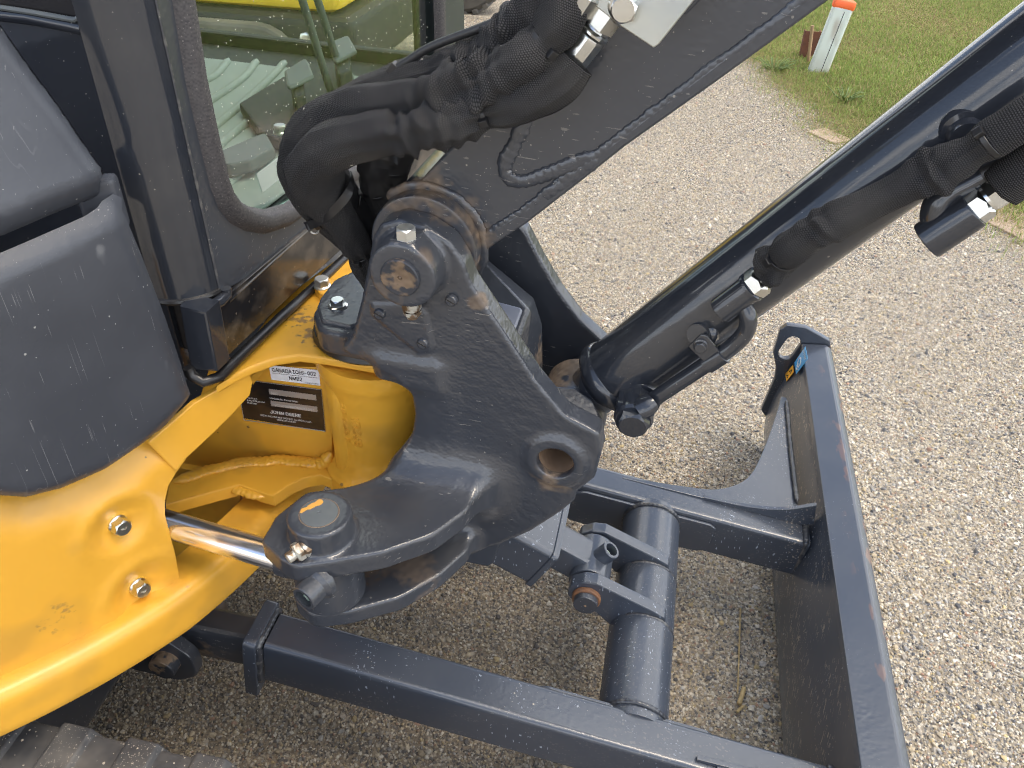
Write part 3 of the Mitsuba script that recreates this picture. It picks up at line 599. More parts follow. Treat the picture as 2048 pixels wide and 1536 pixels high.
# ---------------------------------------------------------------- excavator: dozer blade and its arms
tag(X, 'yellow and charcoal mini excavator with raised boom, filling the view', 'excavator')
YC = 0.97
def arm_z(x): return 0.412 - 0.136 * (x + 0.521)
BY0, BY1 = YC - 0.86, YC + 0.86
prof = [(0.402, 0.352), (0.391, 0.29), (0.369, 0.20), (0.360, 0.11), (0.372, 0.03), (0.388, 0.002)]
front = [(x + .014 + .01 * math.sin(math.pi * (z / .352)), z) for x, z in prof[::-1]]
pf = np.vstack([smooth_line(prof, 5), smooth_line(front, 5)])
fxz = Frame((0, BY0, 0), (1, 0, 0), (0, 0, 1), (0, 1, 0))
ex('moldboard', xf(plate(pf, BY1 - BY0, .001), fxz), 'paint_blade', 30, 'charcoal blade plate with fine diagonal scratches')
tp = fillet([(0.398, 0.338), (0.398, 0.358), (0.455, 0.364), (0.473, 0.352), (0.473, 0.330), (0.43, 0.330)], [.001, .003, .012, .012, .002, .001], 4)
ex('blade_top_plate', xf(plate(tp, BY1 - BY0 - .004, .0015), fxz), 'paint_blade', 30, 'blue grey top edge of the blade with rust scratches')
ex('cutting_edge', box((.386, BY0, -.012), (.41, BY1, .055), .002), 'paint_blade', False)
# end plates with lifting slot
for side, y in ((1, BY1), (-1, BY0 - .016)):
    epx = [(1560, 660), (1575, 650), (1612, 655), (1660, 682), (1663, 702), (1650, 760), (1640, 820), (1600, 830), (1553, 835), (1530, 832), (1522, 820), (1549, 757), (1552, 735), (1546, 706)]
    E2 = np.array([aty(px, py, BY1)[[0, 2]] for px, py in epx])
    E2[5:9] = [(.478, .28), (.445, .13), (.42, .10), (.39, .10)]
    E2 = fillet(E2, [.006, .006, .02, .012, .012, .01, .01, .01, .006, .01, .01, .02, .02, .012], 4)
    a, b = aty(1586, 686, BY1)[[0, 2]], aty(1572, 706, BY1)[[0, 2]]
    dv = unit(b - a); nv = np.array([-dv[1], dv[0]]); r = .0185; th = np.linspace(0, math.pi, 9)
    slot = np.array([a - dv * r * math.sin(t) + nv * r * math.cos(t) for t in th] + [b + dv * r * math.sin(t) - nv * r * math.cos(t) for t in th])
    ex('end_plate', xf(plate(E2, .016, .0025, [slot]), Frame((0, y, 0), (1, 0, 0), (0, 0, 1), (0, 1, 0))), 'paint_blade', 30, 'slotted lifting end plate of the blade' if side > 0 else None)
# stickers on the blade's back at the far end
def onback(px, py, off=.0016):
    y = 1.7
    for _ in range(12):
        q = atx(px, py, .40 if _ == 0 else xq); z = np.clip(q[2], 0, .352)
        xq = np.interp(z, [a[1] for a in prof[::-1]], [a[0] for a in prof[::-1]]) - off - .003
    return atx(px, py, xq)
def decal_quad(P, mat, name, label=None, th=.0006):
    P = np.array(P); n = unit(np.cross(P[1] - P[0], P[2] - P[0]))
    if n @ (EYE - P[0]) < 0: n = -n
    return ex(name, slab(P + n * th, n, th * .9, .0001), mat, False, label), P, n
kb, PB, nb = decal_quad([onback(*q) for q in ((1589, 725), (1611, 693), (1616, 718), (1593, 749))], 'decal_blue', 'sticker', 'small blue sticker with a white looped arrow on the blade')
ko, PO, no = decal_quad([onback(*q) for q in ((1571, 748), (1586, 730), (1588, 744), (1573, 763))], 'decal_orange', 'sticker', 'tiny orange warning sticker beside the blue one')
def q2(P, u, v): return (P[0] * (1 - u) + P[1] * u) * (1 - v) + (P[3] * (1 - u) + P[2] * u) * v
loop = smooth_line([q2(PB, .10, .75), q2(PB, .22, .5), q2(PB, .40, .25), q2(PB, .55, .38), q2(PB, .45, .68), q2(PB, .25, .72), q2(PB, .28, .45)], 6)
ex('arrow', cat(tube(loop + nb * .001, .0016, 6), tube([q2(PB, .06, .62) + nb * .001, q2(PB, .24, .88) + nb * .001], .0013, 5), *[tube([q2(PB, .8 + .02 * i % .02, .12 + .13 * i) + nb * .001, q2(PB, .9, .17 + .13 * i) + nb * .001], .0011, 5) for i in range(6)]), 'ink_light', True, sub=kb)
ex('mark', cat(tube([q2(PO, .15, .4) + no * .001, q2(PO, .35, .6) + no * .001, q2(PO, .2, .75) + no * .001], .0013, 5), tube([q2(PO, .5, .3) + no * .001, q2(PO, .85, .5) + no * .001, q2(PO, .6, .75) + no * .001], .0012, 5)), 'ink_black', True, sub=ko)
# the two arms: boxes with rounded edges, sloping down towards the blade
WA, HA = 0.068, 0.100
def arm(y0, s):
    y1 = y0 - s * WA
    lo, hi = min(y0, y1), max(y0, y1)
    P = fillet([(lo, -HA), (hi, -HA), (hi, 0), (lo, 0)], .011, 4)
    d = unit(np.array([1, 0, -.136])); a = np.array([-.505, 0, arm_z(-.505)]); L = (.385 + .505) / d[0]
    fr = Frame(a, (0, 1, 0), np.cross(d, (0, 1, 0)), d)
    return ex('blade_arm', xf(plate(P, L, .0005), fr), 'paint_blade', 30, 'near blade arm, dusty box beam' if s > 0 else 'far blade arm, box beam'), fr
for y0, s in ((0.74, 1), (1.20, -1)):
    ka, fr = arm(y0, s); c = y0 - s * WA / 2
    P = fillet(np.array([(-WA / 2 - .012, -HA - .03), (WA / 2 + .012, -HA - .03), (WA / 2 + .012, .012), (-WA / 2 - .012, .012)]) + (c, 0), [.004, .004, .014, .014], 4)
    m = plate(P, .022, .003); m.vertices[:, 2] -= .03; ex('collar', xf(m, fr), 'paint_blade', 30, sub=ka)
    w = np.array([(c - WA / 2 - .003, -HA), (c - WA / 2 - .003, -.004), (c - WA / 2 + .008, .003), (c + WA / 2 - .008, .003), (c + WA / 2 + .003, -.004), (c + WA / 2 + .003, -HA)])
    ex('weld', bead(fr.w(np.column_stack([w, np.full(6, -.007)])), .006, 3), 'weld', True, sub=ka)
    # pivot tongue behind the collar, its ears and pin
    m = box((-.74, c - .024, arm_z(-.55) - HA + .01), (-.53, c + .024, arm_z(-.55) - .012), .008); ex('pivot_tongue', m, 'paint_charcoal', 40, sub=ka)
    for e in (-1, 1):
        yy = c + e * .046 - .011
        Q = fillet([(-.82, .31), (-.82, .48), (-.675, .425), (-.62, .375), (-.62, .325), (-.66, .30)], [.01, .03, .03, .035, .03, .03], 5)
        ex('pivot_ear', xf(plate(Q, .022, .003), Frame((0, yy, 0), (1, 0, 0), (0, 0, 1), (0, 1, 0))), 'paint_charcoal', 40)
    ex('pivot_pin', rod((-.665, c - .078, .358), (-.665, c + .078, .358), .022, .003), 'pin_dirty', 40)
    # gussets to the blade
    yo = y0 - s * WA
    d2 = lambda x: arm_z(x) + .001
    Q = smooth_line([(.17, d2(.17) + .006), (.26, d2(.26) + .012), (.33, d2(.33) + .03), (.385, .352)], 5)
    Q = np.vstack([Q, [(.392, .30), (.37, d2(.37)), (.17, d2(.17))]])
    ex('gusset', xf(plate(Q, .009, .001), Frame((0, yo + (.012 if s > 0 else -.021), 0), (1, 0, 0), (0, 0, 1), (0, 1, 0))), 'paint_blade', 30, sub=ka)
    cx = smooth_line([(.0, -.018), (.06, -.008), (.12, .0), (.20, .018), (.262, .075), (.30, .18), (.338, .33), (.352, .40)], 5)
    if s > 0: cx = cx[cx[:, 0] > .19]
    top = [(.366, .40), (.366, -.02), (cx[0][0], -.02)]
    Q = np.vstack([cx, top]); Q[:, 1] = yo - s * (Q[:, 1] + .0) if s > 0 else yo + Q[:, 1]
    dz = unit(np.array([1, 0, -.120])); fr2 = Frame((0, 0, arm_z(0) - .0085), dz, (0, 1, 0), np.cross(dz, (0, 1, 0)))
    ex('corner_plate', xf(plate(Q, .010, .0015), fr2), 'paint_blade', 30, sub=ka)
    ex('weld', bead([(.362, yo - s * .03, arm_z(.36) + .012), (.360, yo - s * .2, arm_z(.36) + .012), (.362, yo - s * .38, arm_z(.36) + .012)], .005, 9), 'weld', True, sub=ka)
    ex('weld', bead([(.374, y0 - s * .004, arm_z(.38) - HA), (.376, y0 - s * .004, arm_z(.38)), (.378, yo, arm_z(.38) + .002)], .006, 4), 'weld', True, sub=ka)
# cross tube
TX, TZ = .072, arm_z(.072) - .052
TR = .057
kt = ex('cross_tube', rod((TX, .73, TZ), (TX, 1.21, TZ), TR, .001, 48), 'paint_blade', 40, 'round cross tube between the blade arms')
for y, s in ((.741, 1), (1.199, -1)):
    P = fillet([(-.18, -.05), (-.18, .020), (-.15, .040), (.11, .040), (.125, .032), (.125, -.04), (.02, -.047)], [.03, .03, .03, .01, .01, .03, .03], 5)
    dz = unit(np.array([1, 0, -.136]))
    fr = Frame((TX, y if s > 0 else y - .007, TZ), dz, np.cross((0, 1, 0), dz) * -1 if False else np.array([.1348, 0, .9909]), (0, 1, 0))
    ex('doubler_plate', xf(plate(P, .007, .002), fr), 'paint_blade', 30, sub=kt)
    th = np.linspace(0, 2 * math.pi, 40); q = np.column_stack([TX + (TR - .001) * np.cos(th), np.full(40, y + s * .008), TZ + (TR + .002) * np.sin(th)])
    ex('weld', bead(q, .0040, 5 + s), 'weld', True, sub=kt)
# blade cylinder: lugs, clevis, cover
pc = aty(1170, 1212, .902)
for i, (y, n_) in enumerate(((.935, 'near'), (1.055, 'far'))):
    Lp = [(1130, 1205), (1133, 1180), (1153, 1150), (1180, 1152), (1300, 1190), (1325, 1215), (1322, 1260), (1240, 1290), (1195, 1265)]
    Q = np.array([aty(*q, .885)[[0, 2]] for q in Lp]); c = pc[[0, 2]]
    Q = np.array([(c[0] - .036, c[1] - .01), (c[0] - .03, c[1] + .022), (c[0] - .008, c[1] + .036), (c[0] + .015, c[1] + .038), (TX + .01, TZ + TR + .012), (TX + .035, TZ + TR - .002), (TX + .05, TZ), (TX, TZ - .05), (c[0] + .02, c[1] - .04)])
    Q = fillet(Q, [.02, .012, .012, .006, .004, .006, .02, .02, .03], 4)
    kl = ex('cylinder_lug', xf(plate(Q, .024, .003), Frame((0, y - .012, 0), (1, 0, 0), (0, 0, 1), (0, 1, 0))), 'paint_blade', 30)
    th = np.linspace(-.3, 2.2, 24); q = np.column_stack([TX + (TR - .002) * np.cos(th), np.full(24, y - .014), TZ + (TR - .002) * np.sin(th)]); ex('weld', bead(q, .0035, 11 + i), 'weld', True, sub=kl)
kp = ex('blade_cylinder_pin', rod((pc[0], .902, pc[2]), (pc[0], 1.08, pc[2]), .021, .002), 'paint_charcoal', 40, 'pin with a rusty ring in the near cylinder lug')
ex('rust_ring', pipe((pc[0], .914, pc[2]), (pc[0], .9235, pc[2]), .025, .0205), 'rust_edge', 40, sub=kp)
ex('centre_mark', lathe([(0, 0), (.0026, 0), (0, .0006)], (pc[0], .9017, pc[2]), (0, -1, 0), 10), 'rusty_bore', 40, sub=kp)
cdir = unit(np.array([-1, 0, .52])); co = np.array([pc[0], .995, pc[2]]); cu = np.cross((0, 1, 0), cdir) * -1
if cu[2] < 0: cu = -cu
cfr = Frame(co, cdir, (0, 1, 0), cu)
m = cat(rod(cfr.w((0, -.045, 0)), cfr.w((0, .045, 0)), .036, .004), xf(box((.0, -.03, -.03), (.10, .03, .03), .008), cfr))
kr = ex('rod_end', m, 'paint_blade', 40, 'clevis end of the blade cylinder rod')
gn = cfr.w((-.0, -.002, .036)); ex('grease_port', pipe(gn - cu * .01, gn + cu * .024 - cdir * .004, .017, .0115), 'paint_blade', 40, sub=kr)
g = np.random.default_rng(4)
debris = cat(*[tm(ICO.vertices * .0028 * g.uniform(.6, 1.3) + gn + cu * .008 + np.append(g.normal(0, .004, 2), g.normal(0, .003)), ICO.faces) for _ in range(26)])
prin('green_grease', lambda p, n, uv: MIX((0.05, 0.16, 0.09), (0.42, 0.44, 0.40), N(p.x * 700, p.y * 700, p.z * 700)), 0.5)
ex('grease', debris, 'green_grease', False, sub=kr)
pp = fillet([(-.070, -.052), (.070, -.052), (.070, .045), (-.070, .045)], .014, 4); pp2 = Frame(cfr.w((.088, 0, .002)), (0, 1, 0), cu, cdir)
kc = ex('cylinder_guard', xf(plate(pp, .36, .003), pp2), 'paint_blade', 35, 'slate blue box guard over the blade cylinder')
m = plate(fillet([(-.073, -.055), (.073, -.055), (.073, .048), (-.073, .048)], .012, 4), .012, .002); m.vertices[:, 2] -= .002
ex('lip', xf(m, pp2), 'paint_blade', 35, sub=kc)
# ---------------------------------------------------------------- tracks
def track(y0, y1, lugs):
    cx0, cx1, r, zc = -2.25, -.40, .238, .250
    def outline(rr, n=26):
        a = np.linspace(math.pi / 2, -math.pi / 2, n); b = np.linspace(-math.pi / 2, -3 * math.pi / 2, n)
        return np.vstack([np.column_stack([cx1 + rr * np.cos(a), zc + rr * np.sin(a)]), np.column_stack([cx0 + rr * np.cos(b), zc + rr * np.sin(b)])])
    o, i = outline(r), outline(r - .03)
    kt = ex('crawler_track', xf(plate(o[::-1], y1 - y0, .006, [i]), Frame((0, y0, 0), (1, 0, 0), (0, 0, 1), (0, 1, 0))), 'track_rubber', 30, lugs[0])
    o = np.vstack([o, o[:1]]); s = np.concatenate([[0], np.cumsum(np.linalg.norm(np.diff(o, axis=0), axis=1))])
    for k, q in enumerate(np.concatenate([np.arange(s[-1] - .06 - 9 * .094, s[-1], .094), np.arange(lugs[1], lugs[2], .094)])):
        p = np.array([np.interp(q, s, o[:, 0]), np.interp(q, s, o[:, 1])]); t = unit(np.array([np.interp(q + .01, s, o[:, 0]), np.interp(q + .01, s, o[:, 1])]) - p); nn = np.array([-t[1], t[0]])
        if nn @ (p - np.array([np.clip(p[0], cx0, cx1), zc])) < 0: nn = -nn
        P = fillet([(-.034, -.012), (.034, -.012), (.020, .006), (-.020, .006)], [0, 0, .006, .006], 3)
        fr = Frame((p[0], y0 - .004, p[1]), (t[0], 0, t[1]), (nn[0], 0, nn[1]), (0, 1, 0))
        m = plate(P, (y1 - y0) + .008, .004); m.vertices[:, 0] += (.03 * np.clip((m.vertices[:, 2] - .15) / .1, -1, 1)) * (1 if k % 2 else -1) * .0 + .02 * np.sin(m.vertices[:, 2] * 9)
        ex('lug', xf(m, fr), 'track_rubber', 30, sub=kt)
    ex('track_frame', box((cx0, y0 + .05, .10), (cx1 + .05, y1 - .05, .40), .03), 'paint_charcoal', 40)
    ex('idler_wheel', rod((cx1, y0 + .06, zc), (cx1, y1 - .06, zc), r - .035, .02, 40), 'paint_charcoal', 40)
track(.12, .455, ('dusty rubber crawler track in the bottom left corner', .034, 1.3))
track(1.50, 1.83, ('dusty rubber crawler track behind the swing bracket', .034, .85))
ex('undercarriage_frame', box((-1.9, .45, .20), (-.80, 1.49, .46), .04), 'paint_charcoal', 40)
# ---------------------------------------------------------------- excavator: house, covers, cab
def curved(pts, R0, h, step, disp):
    """A panel on the house's round wall: outline [(px, py, R)], disp(s, z) radial offset; s = arc length at R0."""
    P = []
    for px, py, *r in pts:
        q = atr(px, py, r[0] if r else R0); P.append((math.atan2(q[1] - SW[1], q[0] - SW[0]) * R0, q[2]))
    P = np.array(P)
    def surf(A):
        def at(B): th = B[:, 0] / R0; r = R0 + disp(B[:, 0], B[:, 1], P); return np.column_stack([SW[0] + r * np.cos(th), SW[1] + r * np.sin(th), B[:, 1]])
        e = 1e-3; p = at(A); n = np.cross(at(A + (e, 0)) - at(A - (e, 0)), at(A + (0, e)) - at(A - (0, e)))
        return p, n / np.linalg.norm(n, axis=1, keepdims=True)
    return skin(P, surf, h, step), P
def polydist(s, z, L):
    d = np.full(len(s), 9.0)
    for a, b in zip(L[:-1], L[1:]):
        e = b - a; t = np.clip(((s - a[0]) * e[0] + (z - a[1]) * e[1]) / (e @ e), 0, 1); d = np.minimum(d, np.hypot(s - a[0] - t * e[0], z - a[1] - t * e[1]))
    return d
def sz(px, py, R): q = atr(px, py, R); return np.array([math.atan2(q[1] - SW[1], q[0] - SW[0]) * R, q[2]])
bolts = [(245, 1055), (285, 1180)]
bsz = [sz(*b, .87) for b in bolts]
ftop = np.array([sz(*q, .87) for q in ((-150, 985), (0, 1000), (60, 1003), (130, 985), (220, 945), (300, 890), (345, 850))])
def fdisp(s, z, P):
    d = 0 * s
    for c in bsz:
        q = np.hypot((s - c[0]), (z - c[1])); d = d - .011 * (1 - np.clip((q - .014) / .030, 0, 1) ** 2 * (3 - 2 * np.clip((q - .014) / .030, 0, 1)))
        d = d + .0035 * np.exp(-((q - .050) / .010) ** 2) * np.clip(.4 + (z - c[1]) * 18 - (s - c[0]) * 6, 0, 1)
    q = polydist(s, z, ftop); d = d - .030 * np.clip(1 - q / .055, 0, 1) ** 2
    return d
fo = [(-150, 985), (0, 1000), (60, 1003), (130, 985), (220, 945), (300, 890), (345, 850), (372, 918), (352, 945), (336, 972), (330, 1000), (330, 1030), (338, 1062), (348, 1100), (356, 1140), (361, 1178), (330, 1212), (300, 1230), (200, 1287), (100, 1338), (0, 1384), (-150, 1450)]
m, _ = curved(fo, .87, .007, .006, fdisp)
kf = ex('side_panel', m, 'paint_yellow', 40, 'smooth yellow side panel with two dished bolt recesses')
for c in bsz:
    th = c[0] / .87; n = np.array([math.cos(th), math.sin(th), 0]); o = np.array([SW[0], SW[1], c[1]]) + n * (.87 - .0115)
    kb = ex('flange_bolt', bolt(o, n, .0205, .012, .0125, .0035, .5 + c[1]), 'zinc_bright', 25, sub=kf)
    a, b_, _d = axes(n); f = o + n * .0164
    ex('bolt_mark', tube([f + a * .004 - b_ * .002, f - a * .001 + b_ * .001, f - a * .004 - b_ * .004], .0006, 4), 'zinc_dirty', True, sub=kf)
# the folded strip that runs inboard under the cab's corner
A_, B_, C_ = atr(336, 972, .87), CAB.w(cf(497, 743, .012)), atr(300, 890, .87)
sn = unit(np.cross(B_ - A_, C_ - A_)); sn = sn if sn @ (EYE - A_) > 0 else -sn
st = [on(px, py, sn, A_) for px, py in ((296, 886), (340, 848), (388, 806), (440, 776), (492, 742), (499, 746), (506, 764), (501, 790), (470, 824), (430, 864), (372, 918), (352, 944))]
ks = ex('sill_strip', slab(st, sn, .008, .002, rnd=.004), 'paint_yellow', 40, 'yellow folded strip below the grey cover')
# the round rim
th = np.radians(np.linspace(-100, 4, 90)); RR = .868
pr = fillet([(-.035, .515), (.030, .515), (.030, .598), (-.035, .598)], [.004, .026, .024, .004], 6)
V = np.array([[(SW[0] + (RR + a) * math.cos(t), SW[1] + (RR + a) * math.sin(t), z + .0016 * max(0.0, -math.degrees(t) - 24)) for a, z in pr] for t in th]); n_ = len(pr)
i, k = np.meshgrid(np.arange(n_), np.arange(len(th) - 1)); i, k = i.ravel(), k.ravel(); j = (i + 1) % n_
ex('rim', tm(V.reshape(-1, 3), np.vstack([np.column_stack([k * n_ + i, (k + 1) * n_ + j, k * n_ + j]), np.column_stack([k * n_ + i, (k + 1) * n_ + i, (k + 1) * n_ + j])])), 'paint_yellow', 50, 'rounded yellow rim along the bottom of the house')
# frame: top plate, side plate with the two decals, lower shelf, welds
ZT = .876
tpx = [(432, 772), (470, 750), (505, 733), (550, 717), (598, 710), (650, 716), (720, 728), (800, 742), (850, 760), (900, 745), (860, 640), (780, 560), (712, 525), (690, 505), (560, 600)]
m = slab([atz(*q, ZT) for q in tpx], (0, 0, 1), .0125, .003)
kt = ex('top_plate', m, 'paint_yellow', 40, 'yellow frame top plate with scuffed dirt patches')
YP = .862
ex('side_plate', slab([aty(*q, YP) for q in ((420, 730), (664, 735), (664, 955), (338, 995))], (0, -1, 0), .02, .001), 'paint_yellow', 40)
ZS = .640
spx = [(330, 1010), (338, 960), (385, 940), (470, 925), (640, 905), (800, 880), (860, 900), (800, 962), (737, 962), (690, 968), (640, 950), (610, 956), (582, 968), (546, 992), (520, 985), (478, 970)]
ksh = ex('shelf_plate', slab([atz(*q, ZS) for q in spx], (0, 0, 1), .022, .0025), 'paint_yellow', 40)
ex('weld', bead([atz(*q, ZS + .001) for q in ((345, 965), (400, 945), (480, 925), (560, 920), (655, 928))], .011, 31, nrm=(0, 0, 1), flat=.45), 'paint_yellow', True, sub=ksh)
ex('weld', bead([atz(*q, ZS - .008) for q in ((350, 996), (400, 985), (450, 966), (470, 972), (500, 985), (540, 990))], .012, 32, nrm=(0, 0, 1), flat=.45), 'paint_yellow', True, sub=ksh)
ex('weld', bead([aty(*q, YP - .012) for q in ((662, 905), (650, 925), (625, 934))], .010, 33), 'paint_yellow', True, sub=ksh)
Q = [atz(*q, .60) for q in ((545, 1000), (450, 1150), (330, 1260), (200, 1300), (330, 1000), (460, 960))]
ex('inner_wall', slab([aty(*q, .80) for q in ((330, 930), (480, 960), (480, 1120), (330, 1120))], (0, -1, 0), .012, .001), 'paint_yellow', False)
ex('rib', xf(box((-.02, 0, 0), (.02, .15, .008), .001), Frame(aty(505, 765, .845), (1, 0, 0), unit((.25, .3, .55)), (0, -1, 0))) if False else slab([aty(*q, .85) for q in ((500, 755), (522, 736), (527, 742), (506, 770))], (0, -1, 0), .006, .0006), 'paint_yellow', False)
# pivot casting of the swing post
KP = BR.w((0, 0, 0))
prof = [(0, ZT - .02), (.089, ZT - .02), (.089, .838), (.087, .828), (.084, .822), (.080, .812), (.0745, .79), (.073, .75), (.073, .70), (.076, .672), (.084, .656), (.094, .648), (.094, .60), (0, .60)]
kk = ex('swing_post_casting', lathe(prof, (KP[0], KP[1], 0), (0, 0, 1), 96), 'cast_yellow', 50, 'rough cast yellow swing post housing with raised foundry letters')
Q = fillet([(-.083, -.005), (-.085, .06), (-.02, .06), (-.01, -.05), (-.045, -.068), (-.060, -.058)], [.01, 0, 0, .02, .02, .01], 4) + KP[:2]
m = plate(Q, ZT - .02 - .62, .006); m.vertices[:, 2] += .62; ex('flank', m, 'cast_yellow', 40, sub=kk)
def on_post(text, h, ang, zt, r, mirror=False):
    """Raised lettering that reads downwards on the round casting."""
    t = meshkit.text_mesh(text, h, .0024); v = t.vertices.copy(); v[:, 0] -= v[:, 0].min()
    if mirror: v[:, 1] = h - v[:, 1]; v[:, 0] = v[:, 0]
    a = math.radians(ang) + (v[:, 1]) / r; z = zt - v[:, 0]
    rr = r + v[:, 2] - .0003
    # around the casting, a runs from the viewer's left to right
    t.vertices = np.column_stack([KP[0] + rr * np.sin(a), KP[1] - rr * np.cos(a), z]); 
    if mirror: t.invert()
    return t
ex('foundry_letters', on_post('YD268', .0125, -16, .777, .0732), 'cast_yellow', 20, sub=kk)
ex('foundry_letters', on_post('22 14D I', .0120, -32, .792, .0732), 'cast_yellow', 20, sub=kk)
# decals on the side plate
def sticker(name, P, mat, label, th=.0006):
    P = np.array(P); n = np.array([0, -1.0, 0]); return ex(name, slab(P + n * th, n, th, .0001), mat, False, label), P
def letter(text, h, P, u, v, hw=None, bold=False, mat=None, sub=None, name='lettering'):
    """Flat lettering on the parallelogram P (corners tl, tr, br, bl), left end of the base line at (u, v)."""
    ex_, ey_ = unit(P[1] - P[0]), unit(P[0] - P[3]); nz = np.cross(ex_, ey_); o = q2(P, u, v) + nz * .0008
    t = meshkit.text_mesh(text, h, .0002, bold); t.vertices[:, 0] -= t.vertices[:, 0].min()
    if hw: t.vertices[:, 0] *= hw / t.vertices[:, 0].max()
    t.vertices = o + t.vertices[:, :1] * ex_ + t.vertices[:, 1:2] * ey_ + t.vertices[:, 2:] * nz
    return ex(name, t, mat, False, sub=sub)
YQ = YP - .0005
k1, P1 = sticker('decal', [aty(*q, YQ) for q in ((538, 730), (638, 740), (641, 771), (543, 759))], 'decal_white', 'white sticker reading CANADA ICES-002 NMB2')
W1 = np.linalg.norm(P1[1] - P1[0]); H1 = np.linalg.norm(P1[3] - P1[0])
letter('CANADA ICES-002', .0062, P1, .05, .40, W1 * .88, True, 'ink_black', k1)
letter('NMB2', .0062, P1, .38, .84, W1 * .26, True, 'ink_black', k1)
letter('YA00051856', .0028, P1, .70, .97, W1 * .27, False, 'ink_black', k1)
ex('rule', slab([q2(P1, .05, .50) - np.array([0, .0008, 0]), q2(P1, .95, .50) - np.array([0, .0008, 0]), q2(P1, .95, .525) - np.array([0, .0008, 0]), q2(P1, .05, .525) - np.array([0, .0008, 0])], (0, -1, 0), .0002, 0.00002), 'ink_black', False, sub=k1)
k2, P2_ = sticker('data_plate', [aty(*q, YQ) for q in ((474, 757), (643, 779), (651, 862), (487, 836))], 'decal_black', 'black data plate with silver lettering on the yellow frame')
P2_ = np.array([P2_[0], P2_[1], P2_[2], P2_[0] + P2_[2] - P2_[1]])
W2 = np.linalg.norm(P2_[1] - P2_[0])
up = np.array([0, -.0007, 0])
for (u0, v0, u1, v1) in ((.37, .14, .93, .27), (.37, .42, .93, .55)):
    ex('silver_field', slab([q2(P2_, u0, v0) + up, q2(P2_, u1, v0) + up, q2(P2_, u1, v1) + up, q2(P2_, u0, v1) + up], (0, -1, 0), .0002, .00002), 'decal_silver', False, sub=k2)
bt = lambda *a, **k: letter(*a, **k, sub=k2)
bt('35G', .0040, P2_, .39, .255, mat='ink_light'); bt('Hydraulic Excavator', .0031, P2_, .37, .375, W2 * .34, mat='ink_light')
bt('*1FF035GXVPK303609*', .0040, P2_, .39, .535, W2 * .50, mat='ink_light'); bt('Product', .0030, P2_, .08, .44, W2 * .13, mat='ink_light')
bt('Identification', .0030, P2_, .08, .50, W2 * .22, mat='ink_light'); bt('Number', .0030, P2_, .08, .56, W2 * .12, mat='ink_light')
bt('JOHN DEERE', .0056, P2_, .35, .73, W2 * .37, True, mat='ink_light'); bt('DEERE & COMPANY MOLINE, ILLINOIS, USA', .0029, P2_, .22, .83, W2 * .62, mat='ink_light'); bt('MADE IN JAPAN', .0029, P2_, .42, .89, W2 * .23, mat='ink_light')
fr_ = [q2(P2_, 0, 0), q2(P2_, 1, 0), q2(P2_, 1, 1), q2(P2_, 0, 1), q2(P2_, 0, 0)]; ex('border', tube(np.array(fr_) + up, .0008, 4), 'decal_silver', False, sub=k2)
# grey plastic covers
clo = np.array([sz(*q, .90) for q in ((-150, 640), (0, 560), (120, 505), (200, 463), (262, 432))])
cedge = np.array([sz(*q, .90) for q in ((262, 428), (300, 520), (345, 640), (375, 730), (388, 775))])
cbot = np.array([sz(*q, .90) for q in ((386, 806), (300, 890), (220, 945), (130, 985), (60, 1003), (0, 1000), (-150, 985))])
def cdisp(s, z, P):
    zl = np.interp(s, clo[:, 0], clo[:, 1]); d = -.80 * np.maximum(z - zl, 0)
    q = polydist(s, z, cedge); d = d - .012 * np.clip(1 - q / .022, 0, 1) ** 2
    q = polydist(s, z, cbot); d = d - .010 * np.clip(1 - q / .018, 0, 1) ** 2
    return d - .0 * s
def topR(px, py):
    R_ = .88
    for _ in range(30): q = sz(px, py, R_); R_ = .5 * R_ + .5 * (.90 - .80 * max(q[1] - np.interp(q[0] / R_ * .90, clo[:, 0], clo[:, 1]), 0))
    return (px, py, R_)
co_ = [topR(*q) for q in ((-150, 566), (0, 506), (100, 463), (170, 432), (194, 416), (204, 402), (226, 388), (246, 396))] + [(262, 428), (300, 520), (345, 640), (375, 730), (388, 775), (386, 806), (345, 850), (300, 890), (220, 945), (130, 985), (60, 1003), (0, 1000), (-150, 985)]
m, _ = curved(co_, .90, .018, .007, cdisp); ex('lower_cover', m, 'cover_plastic', 40, 'lower grey plastic cover with drip scratches')
def szr(px, py, R, R0): q = atr(px, py, R); return np.array([math.atan2(q[1] - SW[1], q[0] - SW[0]) * R0, q[2]])
def leanR(px, py, R):
    r = R
    for _ in range(25): r = .5 * r + .5 * (R - .30 * max(atr(px, py, r)[2] - 1.14, 0))
    return r
ue_px = ((-120, -70), (-60, -40), (-20, 20), (60, 135), (120, 215), (180, 305), (214, 350), (219, 370)); ub_px = ((207, 388), (100, 432), (0, 474), (-150, 545))
uedge = np.array([szr(*q, leanR(*q, .896), .91) for q in ue_px]); ubot = np.array([szr(*q, .880, .91) for q in ub_px])
def udisp(s, z, P):
    d = -.30 * np.maximum(z - 1.14, 0)
    q = polydist(s, z, ubot); d = d - .030 * np.clip(1 - q / .028, 0, 1) ** 1.3
    q = polydist(s, z, uedge); return d - .014 * np.clip(1 - q / .025, 0, 1) ** 2
uo = [(-330, -30)] + [(*q, leanR(*q, .896)) for q in ue_px] + [(*q, .880) for q in ub_px]
m, _ = curved(uo, .91, .018, .007, udisp); ex('upper_cover', m, 'cover_plastic', 40, 'upper grey plastic cover, sky lit')
q = atr(180, 420, .85); ex('latch_block', xf(box((-.012, -.02, -.03), (.012, .02, .03), .006), Frame(atr(205, 408, .862), unit((.4, -.9, 0)), unit((.9, .4, 0)), (0, 0, 1))), 'cover_plastic', 40)
